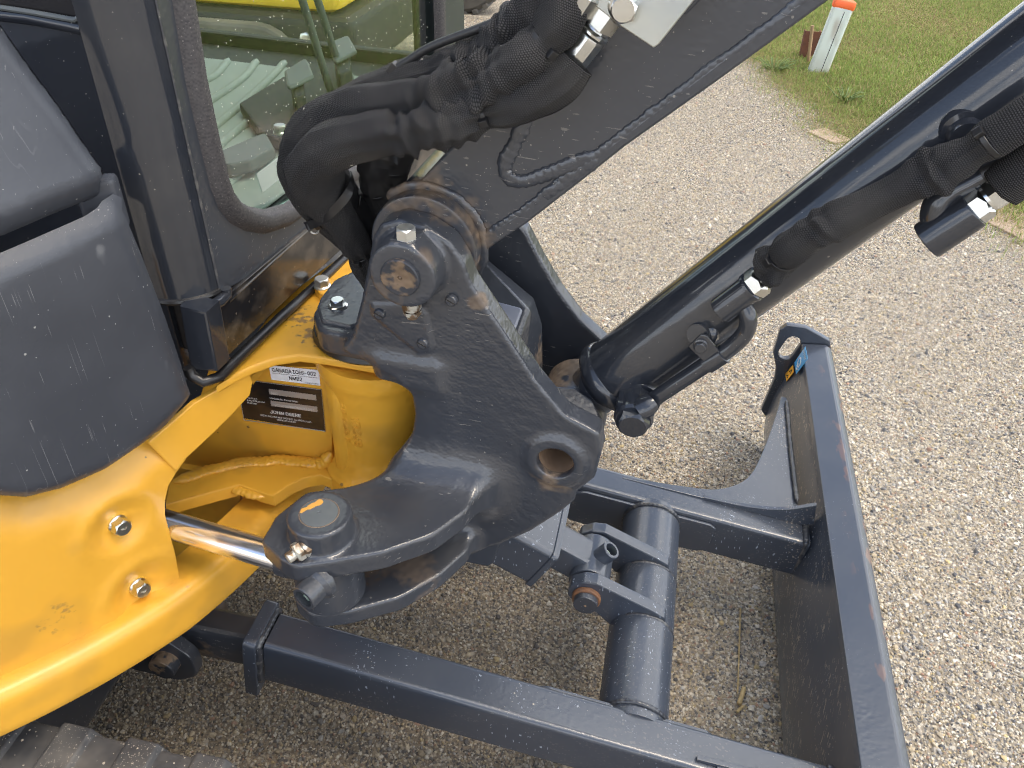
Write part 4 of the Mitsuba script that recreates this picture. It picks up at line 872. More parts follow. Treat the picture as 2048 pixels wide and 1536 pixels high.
a = np.radians(np.linspace(-150, -14, 40)); inner = np.vstack([np.column_stack([SW[0] + .845 * np.cos(a), SW[1] + .845 * np.sin(a)]), [(-.60, 1.05), (-1.9, 1.05)]])
m = plate(inner, .70, .002); m.vertices[:, 2] += .60; m.vertices[:, 2] = np.where(m.vertices[:, 2] > 1.0, m.vertices[:, 2], m.vertices[:, 2])
import manifold3d
_h = manifold3d.Manifold.cylinder(.62, .835, .835, 96).translate([SW[0], SW[1], .60]) ^ (manifold3d.Manifold.cube([3, 3, .38]).translate([-3.80, -.6, .5]) + manifold3d.Manifold.cube([3, 1.28, 3]).translate([-3.80, -.6, .5])); _q = _h.to_mesh()
ex('engine_bay', tm(_q.vert_properties[:, :3], _q.tri_verts), 'cover_plastic', 40)
# ---- cab
def cw(w, z, u=0.0): return CAB.w((u, w, z))
WIN = [(345, -40), (349, 0), (375, 160), (402, 280), (424, 370), (440, 412), (462, 440), (492, 456), (530, 462), (575, 447)]
Lw = [cf(*q)[1:] for q in WIN]; out_w = [tuple(q) for q in Lw]
zb = lambda w: np.interp(w, [.17, .68, .80], [1.008, .955, .945])
out_w = out_w[1:] + [(.30, zb(.30)), (.55, zb(.55)), (.74, zb(.74)), (.792, 1.0), (.802, 1.08), (.815, 1.6), (.815, 2.25), (.10, 2.25), (.070, 2.0)]
out_w = np.array(out_w); 
if not Polygon(out_w).exterior.is_ccw: out_w = out_w[::-1]
frame_out = np.array([(.036, .985), (.30, .935), (.62, .90), (.93, .87), (.93, 2.40), (.036, 2.40)])
FR = Frame(CAB.o, CAB.m[:, 1], CAB.m[:, 2], CAB.m[:, 0])
m = plate(frame_out, .05, .003, [out_w]); m.vertices[:, 2] -= .05
kcf = ex('cab_front_frame', xf(m, FR), 'paint_charcoal', 35, 'charcoal cab front frame around the window')
seal_in = ring_off(out_w, .026)
prs = [(-.006, -.004), (-.002, .004), (.002, .009), (.008, .012), (.018, .0115), (.024, .006), (.027, -.004)]
rings = [np.column_stack([ring_off(out_w, o), np.full(len(out_w), z)]) for o, z in prs]; n_ = len(out_w)
i, k = np.meshgrid(np.arange(n_), np.arange(len(prs) - 1)); i, k = i.ravel(), k.ravel(); j = (i + 1) % n_
m = tm(np.vstack(rings), np.vstack([np.column_stack([k * n_ + i, k * n_ + j, (k + 1) * n_ + j]), np.column_stack([k * n_ + i, (k + 1) * n_ + j, (k + 1) * n_ + i])]))
ex('window_seal', xf(m, FR), 'seal_rubber', 40, 'grainy black rubber seal round the cab window')
gin = ring_off(out_w, .018); v, f = trimesh.creation.triangulate_polygon(Polygon(gin), engine='earcut')
m = tm(np.column_stack([v, np.full(len(v), -.012)]), f)
kg = ex('front_window', xf(m, FR), 'pane', False, 'greenish cab front window reflecting gravel and grass')
g = np.random.default_rng(17); gw = []
for _ in range(420):
    w_, z_ = g.uniform(.10, .78), g.uniform(1.0, 1.32)
    if Polygon(seal_in).contains(Point(w_, z_)): s_ = g.uniform(.0004, .0011); gw.append(tm(trimesh.creation.icosahedron().vertices * (s_, s_, s_ * .4) + (w_, z_, -.0112), ICO.faces))
prin('dust_white', (0.62, 0.60, 0.54), 0.8)
scene[kg + '__dust_specks'] = mikit.ply(xf(cat(*gw), FR), 'dust_white', False); labels[kg + '__dust_specks'] = {'label': 'tiny pale dust specks on the window', 'kind': 'stuff'}
edge = np.array([(.115, 1.036), (.18, 1.012), (.24, 1.004)]); 
ex('glass_edge', tube([FR.w((w, z + .016, -.010)) for w, z in ((.12, 1.03), (.16, 1.012), (.22, 1.003), (.30, zb(.30)), (.45, zb(.45)))], .004, 8), 'glass_edge', 40, sub=kg)
Pst = np.array([FR.w((*cf(*q)[1:], -.0105)) for q in ((528, 350), (581, 309), (588, 348), (540, 388))]); ex('window_sticker', slab(Pst, FR.m[:, 2], .0006, .0001), 'pale_sticker', False, sub=kg)
# right pillar: a rounded post behind the weld line
pil = smooth_line([(0, .036), (-.004, .022), (-.016, .006), (-.034, -.006), (-.056, -.010)], 6)
pil = np.vstack([pil, [(-.060, -.004), (-.075, .012), (-.06, .10), (-.052, .036)]])
m = plate(pil[:, ::-1], 1.42, .001); m.vertices[:, 2] += .992
kp_ = ex('cab_pillar', xf(m, Frame(CAB.o, CAB.m[:, 1], CAB.m[:, 0], CAB.m[:, 2])), 'paint_gloss', 40, 'rounded glossy charcoal cab pillar')
ex('weld_line', tube([cw(.036, z, .001) for z in np.linspace(.99, 2.3, 40)], .0016, 6), 'weld', 40, sub=kp_)
ex('gap_seal', tube(np.array([cw(w, .990, u) for u, w in pil[:26]]), .004, 8), 'black_plastic', 40, sub=kp_)
# side of the cab with its rear quarter window
def sd(px, py, w): return on(px, py, CAB.m[:, 1], CAB.o + CAB.m[:, 1] * w)
WS = .012
ex('cab_side_panel', slab([cw(WS, .86, -.06), cw(WS, 2.35, -.06), cw(WS, 2.35, -1.3), cw(WS, .86, -1.3)], -CAB.m[:, 1], .03, .002), 'paint_gloss', 40, 'glossy dark side panel of the cab')
Pq = [sd(*q, WS - .004) for q in ((-120, -5), (0, 13), (60, 22), (152, 37), (161, 30), (148, -30), (140, -200), (-160, -200))]
kq = ex('quarter_window', slab(Pq, -CAB.m[:, 1], .003, .001), 'decal_black', False, 'dark rear quarter window at the top left')
ex('window_trim', tube(np.array([sd(*q, WS - .007) for q in ((-120, -3), (0, 15), (60, 24), (150, 40), (163, 31), (150, -30))]), .0028, 8), 'interior_grey', 40, sub=kq)
ex('ledge', tube(np.array([sd(*q, WS - .002) for q in ((-120, 10), (0, 28), (60, 35), (150, 52), (168, 56))]), .007, 10), 'paint_gloss', 40)
# lower front: glossy panel, corner block, rubber strip
BZ = lambda w: np.interp(w, [0, .35, .86], [.893, .872, .897])
lp = [cf(*q)[1:] for q in ((446, 592), (560, 496), (620, 448))] + [(.60, .945), (.855, .925), (.93, .90)] + [cf(*q)[1:] for q in ((906, 274), (806, 373), (673, 503), (560, 607), (436, 726), (412, 628))]
m = plate(np.array(lp), .02, .0015); m.vertices[:, 2] -= .016
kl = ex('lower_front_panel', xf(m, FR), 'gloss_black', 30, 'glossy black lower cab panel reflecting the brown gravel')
dir_ = [cf(*q)[1:] for q in ((452, 602), (540, 522), (620, 452))]
ex('ridge', tube([FR.w((*q, .0028)) for q in dir_], .0028, 8), 'gloss_black', 40, sub=kl)
cb = [sd(*q, -.014) for q in ((358, 612), (412, 625), (434, 744), (384, 740), (376, 715))]
ex('corner_block', slab(cb, -CAB.m[:, 1], .03, .003), 'paint_gloss', 40)
ex('corner_cap', tube([FR.w((*cf(*q)[1:], .004)) for q in ((418, 612), (432, 603), (446, 588), (444, 575))], .0075, 10), 'paint_gloss', 40)
bs = np.array([sd(376, 735, -.018), sd(384, 752, -.018), sd(408, 764, -.017)] + [FR.w((*cf(*q)[1:], .004)) for q in ((434, 752), (500, 687), (560, 630), (620, 576), (680, 520), (720, 482))] + [FR.w((.60, .880, .004)), FR.w((.93, .885, .004))])
ex('bottom_seal', tube(bs, .0070, 10), 'black_plastic', 40, 'black rubber strip under the cab')
# inside the cab and its far side
WL = .90
def mb(*b): return cat(*[xf(box(lo, hi, c), CAB) for lo, hi, c in b])
ZF = 1.018
ex('cab_floor', mb(((-1.25, .02, .90), (-.03, .90, ZF - .006), .004)), 'interior_dark', 40)
kmt = ex('floor_mat', mb(((-.80, .08, ZF - .006), (-.035, .79, ZF), .004)), 'mat_rubber', 40, 'ribbed grey green rubber floor mat seen through the window')
for pts in ([(455, 122), (432, 150), (398, 168)], [(512, 124), (482, 160), (398, 217)], [(568, 126), (545, 152), (490, 203), (402, 277)], [(612, 130), (590, 165), (520, 225), (440, 290), (418, 322)], [(700, 150), (640, 215), (560, 280), (500, 330), (440, 380)]):
    ex('rib', tube(smooth_line([atz(*q, ZF + .002) for q in pts], 6), .0075, 6), 'mat_rubber', True, sub=kmt)
def ped(name, px, z, th, mat): ex(name, slab([atz(*q, z) for q in px], ez_, th, .004, rnd=.008), mat, 40)
ez_ = np.array([0, 0, 1.0])
ped('pedal_base', ((478, 205), (566, 152), (640, 122), (700, 128), (712, 170), (640, 235), (600, 300), (520, 262)), ZF + .022, .02, 'interior_dark')
ped('pedal', ((568, 140), (612, 112), (628, 150), (574, 176)), ZF + .07, .008, 'interior_grey'); ped('pedal', ((656, 84), (696, 68), (714, 100), (668, 124)), ZF + .07, .008, 'interior_grey')
ped('pedal_stem', ((580, 168), (606, 156), (610, 186), (588, 196)), ZF + .06, .04, 'interior_dark'); ped('pedal_stem', ((668, 118), (700, 104), (702, 140), (676, 150)), ZF + .06, .04, 'interior_dark')
ped('console_plate', ((440, 300), (530, 262), (548, 292), (500, 320), (452, 330)), ZF + .03, .02, 'interior_grey')
ex('floor_bolt', bolt(atz(561, 266, ZF + .03), ez_, .017, .010, .011, .003), 'zinc', 20)
for a_, b_ in (((668, 205), (592, -40)), ((694, 182), (622, -40))):
    p_ = atz(*a_, ZF); ex('lever', tube([p_, on(*b_, CAB.m[:, 0], p_)], .0065, 12), 'interior_grey', 40, 'thin travel lever inside the cab')
ex('seat', mb(((-1.15, .28, .95), (-.75, .72, 1.22), .06), ((-1.25, .30, 1.2), (-1.1, .70, 1.8), .06)), 'interior_dark', 40)
ex('cab_rear_wall', mb(((-1.32, 0, .86), (-1.27, .93, 2.36), .005)), 'paint_charcoal', 40)
ex('cab_roof', mb(((-1.35, -.01, 2.35), (.03, .95, 2.46), .03)), 'paint_charcoal', 40)
ex('door', mb(((-1.3, WL, .88), (-.70, WL + .03, 1.05), .008), ((-.70, WL, .88), (-.08, WL + .03, 1.036), .008), ((-.10, WL, .9), (-.05, WL + .03, 2.36), .008), ((-1.3, WL, .9), (-1.25, WL + .03, 2.36), .008), ((-.74, WL, .9), (-.70, WL + .03, 2.36), .006)), 'interior_dark', 40, 'left cab door frame seen through the window')
# ---------------------------------------------------------------- excavator: cast swing bracket
def uv_(px, py, w): return bw(px, py, w)[[0, 2]]
EW = -.120
ear_px = [(745, 475), (760, 449), (795, 438), (850, 452), (900, 486), (928, 530), (940, 566), (1000, 655), (1070, 762), (1128, 832), (1198, 868), (1203, 905), (1189, 957), (1153, 985), (1148, 1003), (1120, 1026), (1060, 1064), (1000, 1090), (945, 1104), (905, 1095), (850, 1060), (800, 1010), (775, 950), (806, 905), (824, 868), (830, 830), (824, 790), (805, 755), (775, 733), (740, 722), (700, 712), (680, 700), (703, 672), (722, 600), (735, 530)]
ear = fillet(np.array([uv_(*q, EW) for q in ear_px]), [.012] * 6 + [.03] * 4 + [.010, .006, .006, .010, .006] + [.02] * 4 + [.03] * 12 + [.012] * 4, 4)
far_px = [(1030, 440), (1050, 462), (1080, 520), (1115, 580), (1160, 640), (1214, 690), (1225, 740), (1190, 800), (1150, 860), (1080, 880), (1010, 840), (960, 740), (925, 620), (930, 500), (975, 440)]
far = np.array([uv_(*q, .09) for q in far_px])
F = Field((-.115, -.355, .545), (.375, .155, 1.165), .0029)
F.add(F.prism(ear, 1, EW, EW + .032, .003))
lug = fillet([(-.066, -.050), (-.040, -.088), (.03, -.092), (.05, -.123), (.13, -.123), (.13, .123), (.0, .123), (-.066, .07)], [.03, .03, .02, .02, 0, 0, .05, .05], 6)
F.add(F.prism(lug, 2, .888, .925, .006), .02)
F.add(F.prism(lug, 2, .560, .612, .006), .02)
F.add(F.prism([(.112, -.11), (.150, -.11), (.150, .11), (.112, .11)], 0, 0, 0, .0) if False else F.prism([(.58, .112), (.58, .15), (.9, .15), (.9, .112)][::-1] if False else [(-.105, .60), (.105, .60), (.105, .92), (-.105, .92)], 0, .112, .145, .006), .03)
F.add(F.prism(far, 1, .09, .118, .004), .012)
# swing lever: two plates towards the viewer
PU, PW = BR.l(atz(638, 1025, .7902))[:2]
up_px = [(522, 1083), (552, 1033), (612, 985), (690, 975), (760, 960), (850, 900), (935, 950), (935, 1022), (866, 1072), (765, 1107), (645, 1128), (590, 1135), (560, 1118)]
up = np.array([BR.l(atz(*q, .752))[:2] for q in up_px]); up[4:7] = [(.09, -.13), (.16, -.10), (.185, -.12)]; up = fillet(up, [.006, .012, .02, .02, .02, .02, .02, .04, .05, .05, .03, .02, .012], 6)
lo_px = [(590, 1200), (625, 1233), (700, 1223), (800, 1196), (880, 1150), (937, 1098)]
lo = np.array([BR.l(atz(*q, .645))[:2] for q in lo_px]); lo = np.vstack([lo, [(.165, -.105), (.06, -.11), (-.01, -.20), (-.03, -.255)]]); lo = fillet(lo, [.02, .03, .05, .06, .06, .02, .02, .02, .02, .02], 6)
F.add(F.prism(up, 2, .722, .754, .0035), .065)
F.add(F.prism(lo, 2, .618, .646, .0035), .030)
F.add(F.cyl((PU, PW), 2, .0385, .70, .7895, .004), .005)
hx = [(PU + .05 * math.cos(t), PW + .05 * math.sin(t)) for t in (-2.3, -1.75)]
F.cut(F.prism([(PU - .06, PW - .06), (PU + .006, PW - .05), (PU - .05, PW - .018)], 2, .757, .80, .003), .004)
# boom pin boss and cylinder pin boss
BU, BV = uv_(803, 554, EW - .036)
F.add(F.cyl((BU, BV), 1, .0385, EW - .036, EW + .01, .0035), .008)
tb = np.array(uv_(812, 482, -.14)); F.add(F.prism([(tb[0] - .02, BV), (tb[0] + .02, BV), (tb[0] + .014, tb[1] + .004), (tb[0] - .014, tb[1] + .004)], 1, EW - .032, EW + .01, .003), .006)
F.add(F.cyl((BU, BV), 1, .040, .085, .150, .006), .006)
HU, HV = uv_(1112, 921, EW)
F.add(F.cyl((HU, HV), 1, .0365, EW - .005, EW + .02, .003), .014)
F.cut(F.cyl((HU, HV), 1, .0232, EW - .05, .0, .001), .003)
# little details of the skin: raised patch under the boss, rounded rim along the front edge
pa = np.array([uv_(*q, EW) for q in ((742, 606), (830, 606), (852, 622), (868, 690), (862, 702), (838, 706), (748, 632))]); F.add(F.prism(fillet(pa, .006), 1, EW - .0028, EW + .01, .002), .003)
# keep the space of the swing post free
F.cut(F.cyl((0, 0), 2, .100, .612, .888, .002), .004)
bm = F.mesh()
bm.vertices = trimesh.smoothing.filter_taubin(bm, iterations=2).vertices
kb = ex('swing_bracket', xf(bm, BR), 'paint_cast', 60, 'heavy cast charcoal swing bracket with brown dirt round its bosses')
def B3(u, w, v): return BR.w((u, w, v))
nw = -BR.m[:, 1]
# boom pin end, retaining bolt and nut
kp = ex('boom_pin', lathe([(0, .0015), (.0022, .0), (.0028, .0015), (.0205, .0030), (.0220, .0018), (.0224, -.004), (.0224, -.01)], B3(BU - .001, EW - .0375, BV), nw, 40), 'pin_dirty', 40, 'dirty round boom pin end with a centre dimple', sub=kb)
bt_ = B3(tb[0] + .001, -.141, tb[1] + .003); bn = unit(BR.m[:, 2] + BR.m[:, 1] * .0)
ex('retaining_bolt', cat(lathe([(0, 0), (.0105, 0), (.0105, .002), (0, .002)], bt_, bn, 20), bolt(bt_ + bn * .0015, bn, .0200, .0125, None, 0, .35)), 'zinc', 20, 'zinc hexagon bolt on top of the boom pin boss', sub=kb)
nb_ = BR.w(bw(823, 604, -.136)); ex('lock_nut', cat(hexa(nb_, -bn, .019, .010, .2), hexa(nb_ - bn * .0105, -bn, .0185, .006, .4), rod(nb_ - bn * .012, nb_ - bn * .021, .0065, .001, 14)), 'zinc_dirty', 20, sub=kb)
for px, py in ((903, 600), (760, 627), (846, 686)):
    o = BR.w(bw(px, py, EW - .0028)); kx = lathe([(0, .0042), (.0055, .004), (.0068, .0028), (.0072, 0), (.0072, -.002)], o, nw, 24)
    ex('slotted_screw', kx, 'paint_charcoal', 40, sub=kb)
    d = unit(BR.m[:, 0] * .9 - BR.m[:, 2] * .42); e = np.cross(nw, d)
    ex('slot', slab([o + nw * .00445 + d * a * .0056 + e * b * .0008 for a, b in ((-1, -1), (1, -1), (1, 1), (-1, 1))], nw, .0006, .0001), 'black_plastic', False, sub=kb)
# lever pin, its nut, the rod of the swing cylinder
ez = np.array([0, 0, 1.0])
ex('swing_pin', lathe([(0, .0008), (.0018, .0002), (.0026, .0012), (.0222, .0012), (.0228, .0004), (.0228, -.006)], B3(PU, PW, .7894), ez, 40), 'pin_steel', 40, 'blue grey pin top with a patch of orange paint', sub=kb)
ex('pin_groove', pipe(B3(PU, PW, .7880), B3(PU, PW, .7898), .0240, .0229, .0003), 'rusty_bore', 40, sub=kb)
no_ = BR.w(BR.l(atz(613, 1092, .765))); nd = unit(np.array([-.62, -.85, -.12]))
ex('lever_nut', cat(hexa(no_ - nd * .010, nd, .0220, .017, .3), hexa(no_ + nd * .0075, nd, .0210, .009, .6), rod(no_, no_ + nd * .026, .0068, .001, 16)), 'zinc_dirty', 20, 'stacked zinc nuts on a thread at the lever pin', sub=kb)
eye = (PU, PW); rl = -.175
ex('rod_eye', cat(lathe([(.0, .648), (.040, .648), (.0435, .652), (.0435, .715), (.040, .7205), (0, .7205)], (B3(PU, PW, 0)[0], B3(PU, PW, 0)[1], 0), ez, 48)), 'paint_cast', 40, 'round eye of the swing cylinder rod between the lever plates')
e0 = np.array([B3(PU, PW, 0)[0], B3(PU, PW, 0)[1], .683]); r1 = np.array([-.615, .664, .672]); rd = unit(r1 - e0)
ex('rod_collar', lathe([(0, .02), (.0215, .03), (.0215, .052), (.0225, .053), (.0225, .068), (.0205, .0695), (0, .0695)], e0, rd, 32), 'paint_charcoal', 40)
ex('swing_cylinder_rod', rod(e0 + rd * .06, r1, .0186, .0005, 40), 'chrome', 40, 'bright chrome swing cylinder rod with brown grease')
ex('swing_cylinder', rod(r1 + rd * .01, r1 + rd * .5, .036, .003, 40), 'paint_charcoal', 40)
np_ = BR.w(BR.l(aty(640, 1150, .615))); nd = unit(np.array([-.33, -.94, .0])); q0 = aty(611, 1194, .556)
kn = ex('grease_port', cat(pipe(q0 + nd * .004, q0 - nd * .035, .0165, .0118), lathe([(.0118, -.03), (.0215, -.030), (.0215, -.022), (.0165, -.017)], q0, nd, 32)), 'paint_charcoal', 40, 'open grease port packed with grit on the swing cylinder eye')
g = np.random.default_rng(14); a, b, _d = axes(nd)
deb = [tm(ICO.vertices * .0013 * g.uniform(.6, 1.5) + q0 - nd * (.003 + .004 * g.random()) + a * x + b * y, ICO.faces) for x, y in g.normal(0, .0055, (110, 2)) if x * x + y * y < .0001]
scene[kn + '__grit'] = mikit.ply(cat(*deb), 'green_grease', False); labels[kn + '__grit'] = {'label': 'green and grey grit inside the port', 'kind': 'stuff'}
# brown bore and pin inside the lower hole
ex('bore', tube([B3(HU, EW + .004, HV), B3(HU, -.02, HV)], .0229, 40, False), 'rusty_bore', 40, 'brown dirt lined pin hole', sub=kb)
ex('cylinder_pin', rod(B3(HU, -.072, HV), B3(HU, .10, HV), .0205, .002, 36), 'paint_charcoal', 40, sub=kb)
# cover plate bolted on the lug
cpz = .930
cp = [atz(*q, cpz) for q in ((634, 612), (640, 596), (668, 560), (690, 548), (735, 545), (752, 560), (742, 640), (700, 652), (642, 640))]
kc = ex('lug_cover', slab(cp, ez, .014, .003, rnd=.006), 'paint_cast', 40, 'worn textured cover plate bolted on the bracket lug')
bo = atz(676, 612, cpz); ex('bolt', bolt(bo, ez, .0165, .0085, .0128, .0022, .1), 'zinc_bright', 20, sub=kc)
ex('lug_edge', slab([p - ez * .016 + np.array([-.006, -.003, 0]) for p in cp], ez, .022, .004, rnd=.01), 'black_plastic', 40, sub=kc)
q = atz(645, 575, ZT); ex('cab_mount_pad', slab([atz(*q, ZT + .012) for q in ((622, 566), (640, 548), (668, 560), (655, 590), (640, 588))], ez, .014, .002), 'paint_yellow', 40)
ex('cab_mount_bolt', bolt(atz(645, 573, ZT + .012), ez, .0195, .0115, .0125, .003, .2), 'zinc', 20, 'zinc bolt holding the cab mount')
ex('swivel_ring', lathe([(.06, ZT), (.084, ZT), (.087, ZT + .004), (.084, ZT + .0125), (.06, ZT + .0125)], (KP[0], KP[1], 0), ez, 64), 'black_plastic', 40)
# plastic hose cover between the two ears
def hull_round(pts, r): return manifold3d.Manifold.batch_hull([manifold3d.Manifold.sphere(r, 24).translate([float(c) for c in p]) for p in pts])
def m3(mf): q = mf.to_mesh(); return tm(q.vert_properties[:, :3], q.tri_verts)
HC = [BR.w(bw(*q)) for q in ((940, 512, .06), (1056, 604, .06), (958, 604, -.005), (1048, 626, -.005), (1018, 704, -.060), (930, 690, -.060), (1071, 652, .055), (1073, 790, .04), (1030, 800, -.060))]
HC += [B3(.10, .06, .80), B3(.10, -.06, .80), B3(.12, .06, .98)]
khc = ex('hose_cover', m3(hull_round(HC, .009)), 'paint_cast', 40, 'big dark plastic hose cover between the bracket ears')
l_ = [BR.w(bw(*q)) for q in ((958, 604, -.005), (1046, 627, -.005), (1017, 702, -.060), (930, 690, -.060))]
ln = unit(np.cross(l_[1] - l_[0], l_[2] - l_[1])); ln = ln if ln[2] > 0 else -ln
ex('lid', slab([p + ln * .0125 for p in l_], ln, .006, .0025, rnd=.006), 'dusty_sky_sheen_plastic', 40, 'pale lid of the hose cover with blue sky sheen in its colour', sub=khc)
ex('stop_plate', slab([aty(*q, .84) for q in ((918, 1108), (960, 1080), (1002, 1082), (986, 1128), (976, 1134), (915, 1122))], (0, -1, 0), .018, .003, rnd=.006), 'paint_charcoal', 40)
# ---------------------------------------------------------------- excavator: boom and boom cylinder
SWD = -.066
low = [(952, 507), (967, 503), (1053, 446), (1177, 350), (1250, 292), (1450, 150), (1656, 0), (1900, -180)]
inn = [(940, 487), (956, 477), (1053, 415), (1130, 352), (1205, 300), (1340, 196), (1480, 90), (1600, 2), (1840, -178)]
lowL = np.array([uv_(*q, SWD) for q in low]); innL = np.array([uv_(*q, SWD) for q in inn])
topL = np.array([uv_(*q, SWD) for q in ((939, 257), (893, 304), (814, 391))])
foot = np.array([uv_(*q, SWD) for q in ((800, 408), (800, 440))]); cen = np.array([BU, BV])
far_top = lowL[-1] + np.array([-.14, .20]); mid_top = uv_(1080, 100, SWD)
bdir = unit(lowL[-1] - lowL[-2]); lowL = np.vstack([lowL, [lowL[-1] + bdir * .9]]); innL = np.vstack([innL, [innL[-1] + bdir * .9]]); far_top = lowL[-1] + np.array([-.14, .20])
bp = np.vstack([innL[2:-1], [lowL[-1] + (-.015, .02)], [far_top], [mid_top], topL, foot, [cen + .062 * np.array([math.cos(t), math.sin(t)]) for t in np.linspace(2.9, 5.2, 9)], innL[:2]])
if not Polygon(bp).exterior.is_ccw: bp = bp[::-1]
BF = Frame(BR.w((0, -SWD, 0)), BR.m[:, 0], BR.m[:, 2], -BR.m[:, 1])          # extrudes towards the viewer
kbm = ex('boom', xf(plate(Polygon(bp).buffer(0).exterior.coords[:-1], -2 * SWD, .003), BF), 'paint_charcoal', 35, 'charcoal steel boom with weld seams')
# bottom plate standing a little proud
bot = np.vstack([lowL, [lowL[-1] + (-.016, .022)], innL[1:-1][::-1]])
if not Polygon(bot).exterior.is_ccw: bot = bot[::-1]
m = plate(bot, -2 * SWD + .006, .0025); ex('bottom_plate', xf(m, Frame(BR.w((0, -SWD + .003, 0)), BR.m[:, 0], BR.m[:, 2], -BR.m[:, 1])), 'paint_charcoal', 35, sub=kbm)
def onside(px, py, w=SWD - .0005): return BR.w(bw(px, py, w))
ex('weld', bead([onside(*q) for q in ((958, 482), (1010, 447), (1060, 415), (1130, 358), (1210, 300), (1340, 200), (1480, 97), (1600, 8), (1700, -70))], .0062, 41, nrm=-BR.m[:, 1], flat=.40), 'paint_charcoal', True, sub=kbm)
for pts, r, s in (([(1066, 200), (1050, 240), (1030, 285), (1012, 322), (1010, 345), (1024, 360), (1050, 362), (1085, 350), (1130, 334), (1176, 316), (1194, 303)], .0085, 42), ([(1196, 303), (1188, 322), (1150, 350), (1105, 382), (1078, 400)], .0075, 43)):
    ex('weld', bead(smooth_line([onside(*q) for q in pts], 4), r * 1.0, s, nrm=-BR.m[:, 1], flat=.42), 'paint_charcoal', True, sub=kbm)
pl = np.array([uv_(*q, SWD) for q in ((1063, 203), (1010, 335), (1030, 360), (1060, 360), (1186, 312), (1230, 270), (1470, 88), (1560, 15), (1300, 0), (1100, 150))])
# foot boss: the tube the pin runs in
ex('foot_boss', rod(BR.w((BU, -.0885, BV)), BR.w((BU, .0885, BV)), .0635, .004, 64), 'paint_charcoal', 40, 'boom foot tube caked with brown dirt', sub=kbm)
th = np.linspace(-1.1, 2.4, 30); ex('weld', bead([BR.w((BU + .0655 * math.cos(t), SWD - .001, BV + .0655 * math.sin(t))) for t in th], .0068, 44, nrm=-BR.m[:, 1], flat=.45), 'paint_charcoal', True, sub=kbm)
# lift cylinder
hub = np.array([HU, 0, HV]); a0, a1 = bw(1200, 771, 0), bw(1867, 269, 0)
ax = unit(a1 - a0); ax[1] = 0; ax = unit(ax); hub = np.array([HU, 0.0, HV]); base = a0 + ax * ((hub - a0) @ ax)
CR = .0475
axw = BR.m @ ax; c0 = BR.w(base)
sidew = -BR.m[:, 1]; upw = unit(np.cross(axw, sidew)); upw = upw if upw[2] > 0 else -upw
def cyl_at(t, s=0.0, u=0.0): return c0 + axw * t + sidew * s + upw * u
kcy = ex('lift_cylinder', lathe([(0, .048), (.034, .048), (.042, .056), (.0465, .060), (.0510, .064), (.0525, .069), (.0515, .077), (.0490, .081), (CR, .083), (CR, 1.25), (.052, 1.255), (.052, 1.30), (.030, 1.305), (.026, 1.305), (.026, 1.95), (0, 1.95)], c0, axw, 96), 'paint_gloss', 40, 'glossy charcoal lift cylinder barrel')
ex('cylinder_eye', cat(rod(BR.w(hub + (0, -.042, 0)), BR.w(hub + (0, .042, 0)), .047, .004, 48), lathe([(.0, -.01), (.033, -.01), (.036, .05), (0, .05)], c0, axw, 40)), 'paint_charcoal', 40, 'dirty welded eye at the foot of the lift cylinder', sub=kcy)
kn_ = unit(-BR.m[:, 1] * .45 + BR.m[:, 2] * .85 + BR.m[:, 0] * .1); kq0 = BR.w(bw(1133, 822, -.066))
kpe = ex('pin_keeper', slab([on(px, py, kn_, kq0) for px, py in ((1086, 792), (1112, 772), (1150, 776), (1186, 800), (1204, 845), (1200, 878), (1150, 862))], kn_, .014, .002, rnd=.006), 'paint_charcoal', 40, 'muddy flat pad at the foot of the lift cylinder')
ex('keeper_bolt', bolt(on(1133, 820, kn_, kq0), kn_, .0165, .009, None, 0, .3), 'zinc_dirty', 20, 'small zinc bolt on the muddy pad', sub=kpe)
def W(px, py, w): return BR.w(bw(px, py, w))
# port block with plug, pipe, clamp, upper fitting
pb, pn = W(1272, 800, -.040), unit(W(1268, 852, -.085) - W(1276, 792, -.030))
kpb = ex('port_block', cat(rod(pb - pn * .012, pb + pn * .004, .031, .003, 36), hexa(pb + pn * .002, pn, .047, .030, .4), lathe([(0, .0), (.0245, 0), (.0245, .034), (.022, .038), (0, .038)], pb, pn, 36)), 'paint_gloss', 30, 'black elbow port block low on the lift cylinder', sub=kcy)
ex('plug', hexa(pb + pn * .036, pn, .036, .014, .2), 'paint_gloss', 20, sub=kcy)
PWd = -.058
ppath = [W(1288, 812, -.072), W(1302, 802, PWd), W(1350, 770, PWd), W(1400, 737, PWd), W(1440, 710, PWd), W(1470, 688, PWd), W(1491, 664, PWd), W(1497, 638, PWd), W(1489, 616, PWd + .004), W(1474, 604, PWd + .006)]
pp_ = smooth_line(ppath, 8); kpi = ex('oil_pipe', tube(pp_, .0098, 20), 'paint_gloss', True, 'bent steel oil pipe along the lift cylinder', sub=kcy)
ex('pipe_nut', tube([W(1278, 822, -.074), W(1292, 812, -.070), W(1303, 803, -.064)], [.0135, .0145, .0125], 20), 'paint_gloss', 40, sub=kcy)
f0, f1 = W(1440, 622, -.052), W(1507, 571, -.052); fd = unit(f1 - f0)
ex('fitting_body', cat(rod(f0, f1, .0158, .0015, 32), lathe([(.0158, 0), (.0175, .0), (.0175, .003), (.0158, .004)], f1 - fd * .005, fd, 30)), 'paint_gloss', 40, sub=kcy)
ex('hose_nut', cat(hexa(f1, fd, .030, .013, .1), lathe([(0, .011), (.012, .011), (.012, .017), (0, .017)], f1, fd, 20), hexa(f1 + fd * .015, fd, .027, .012, .5), rod(f1 + fd * .02, f1 + fd * .05, .010, .001, 16)), 'zinc_bright', 20, 'bright zinc hose nuts on the lower port', sub=kcy)
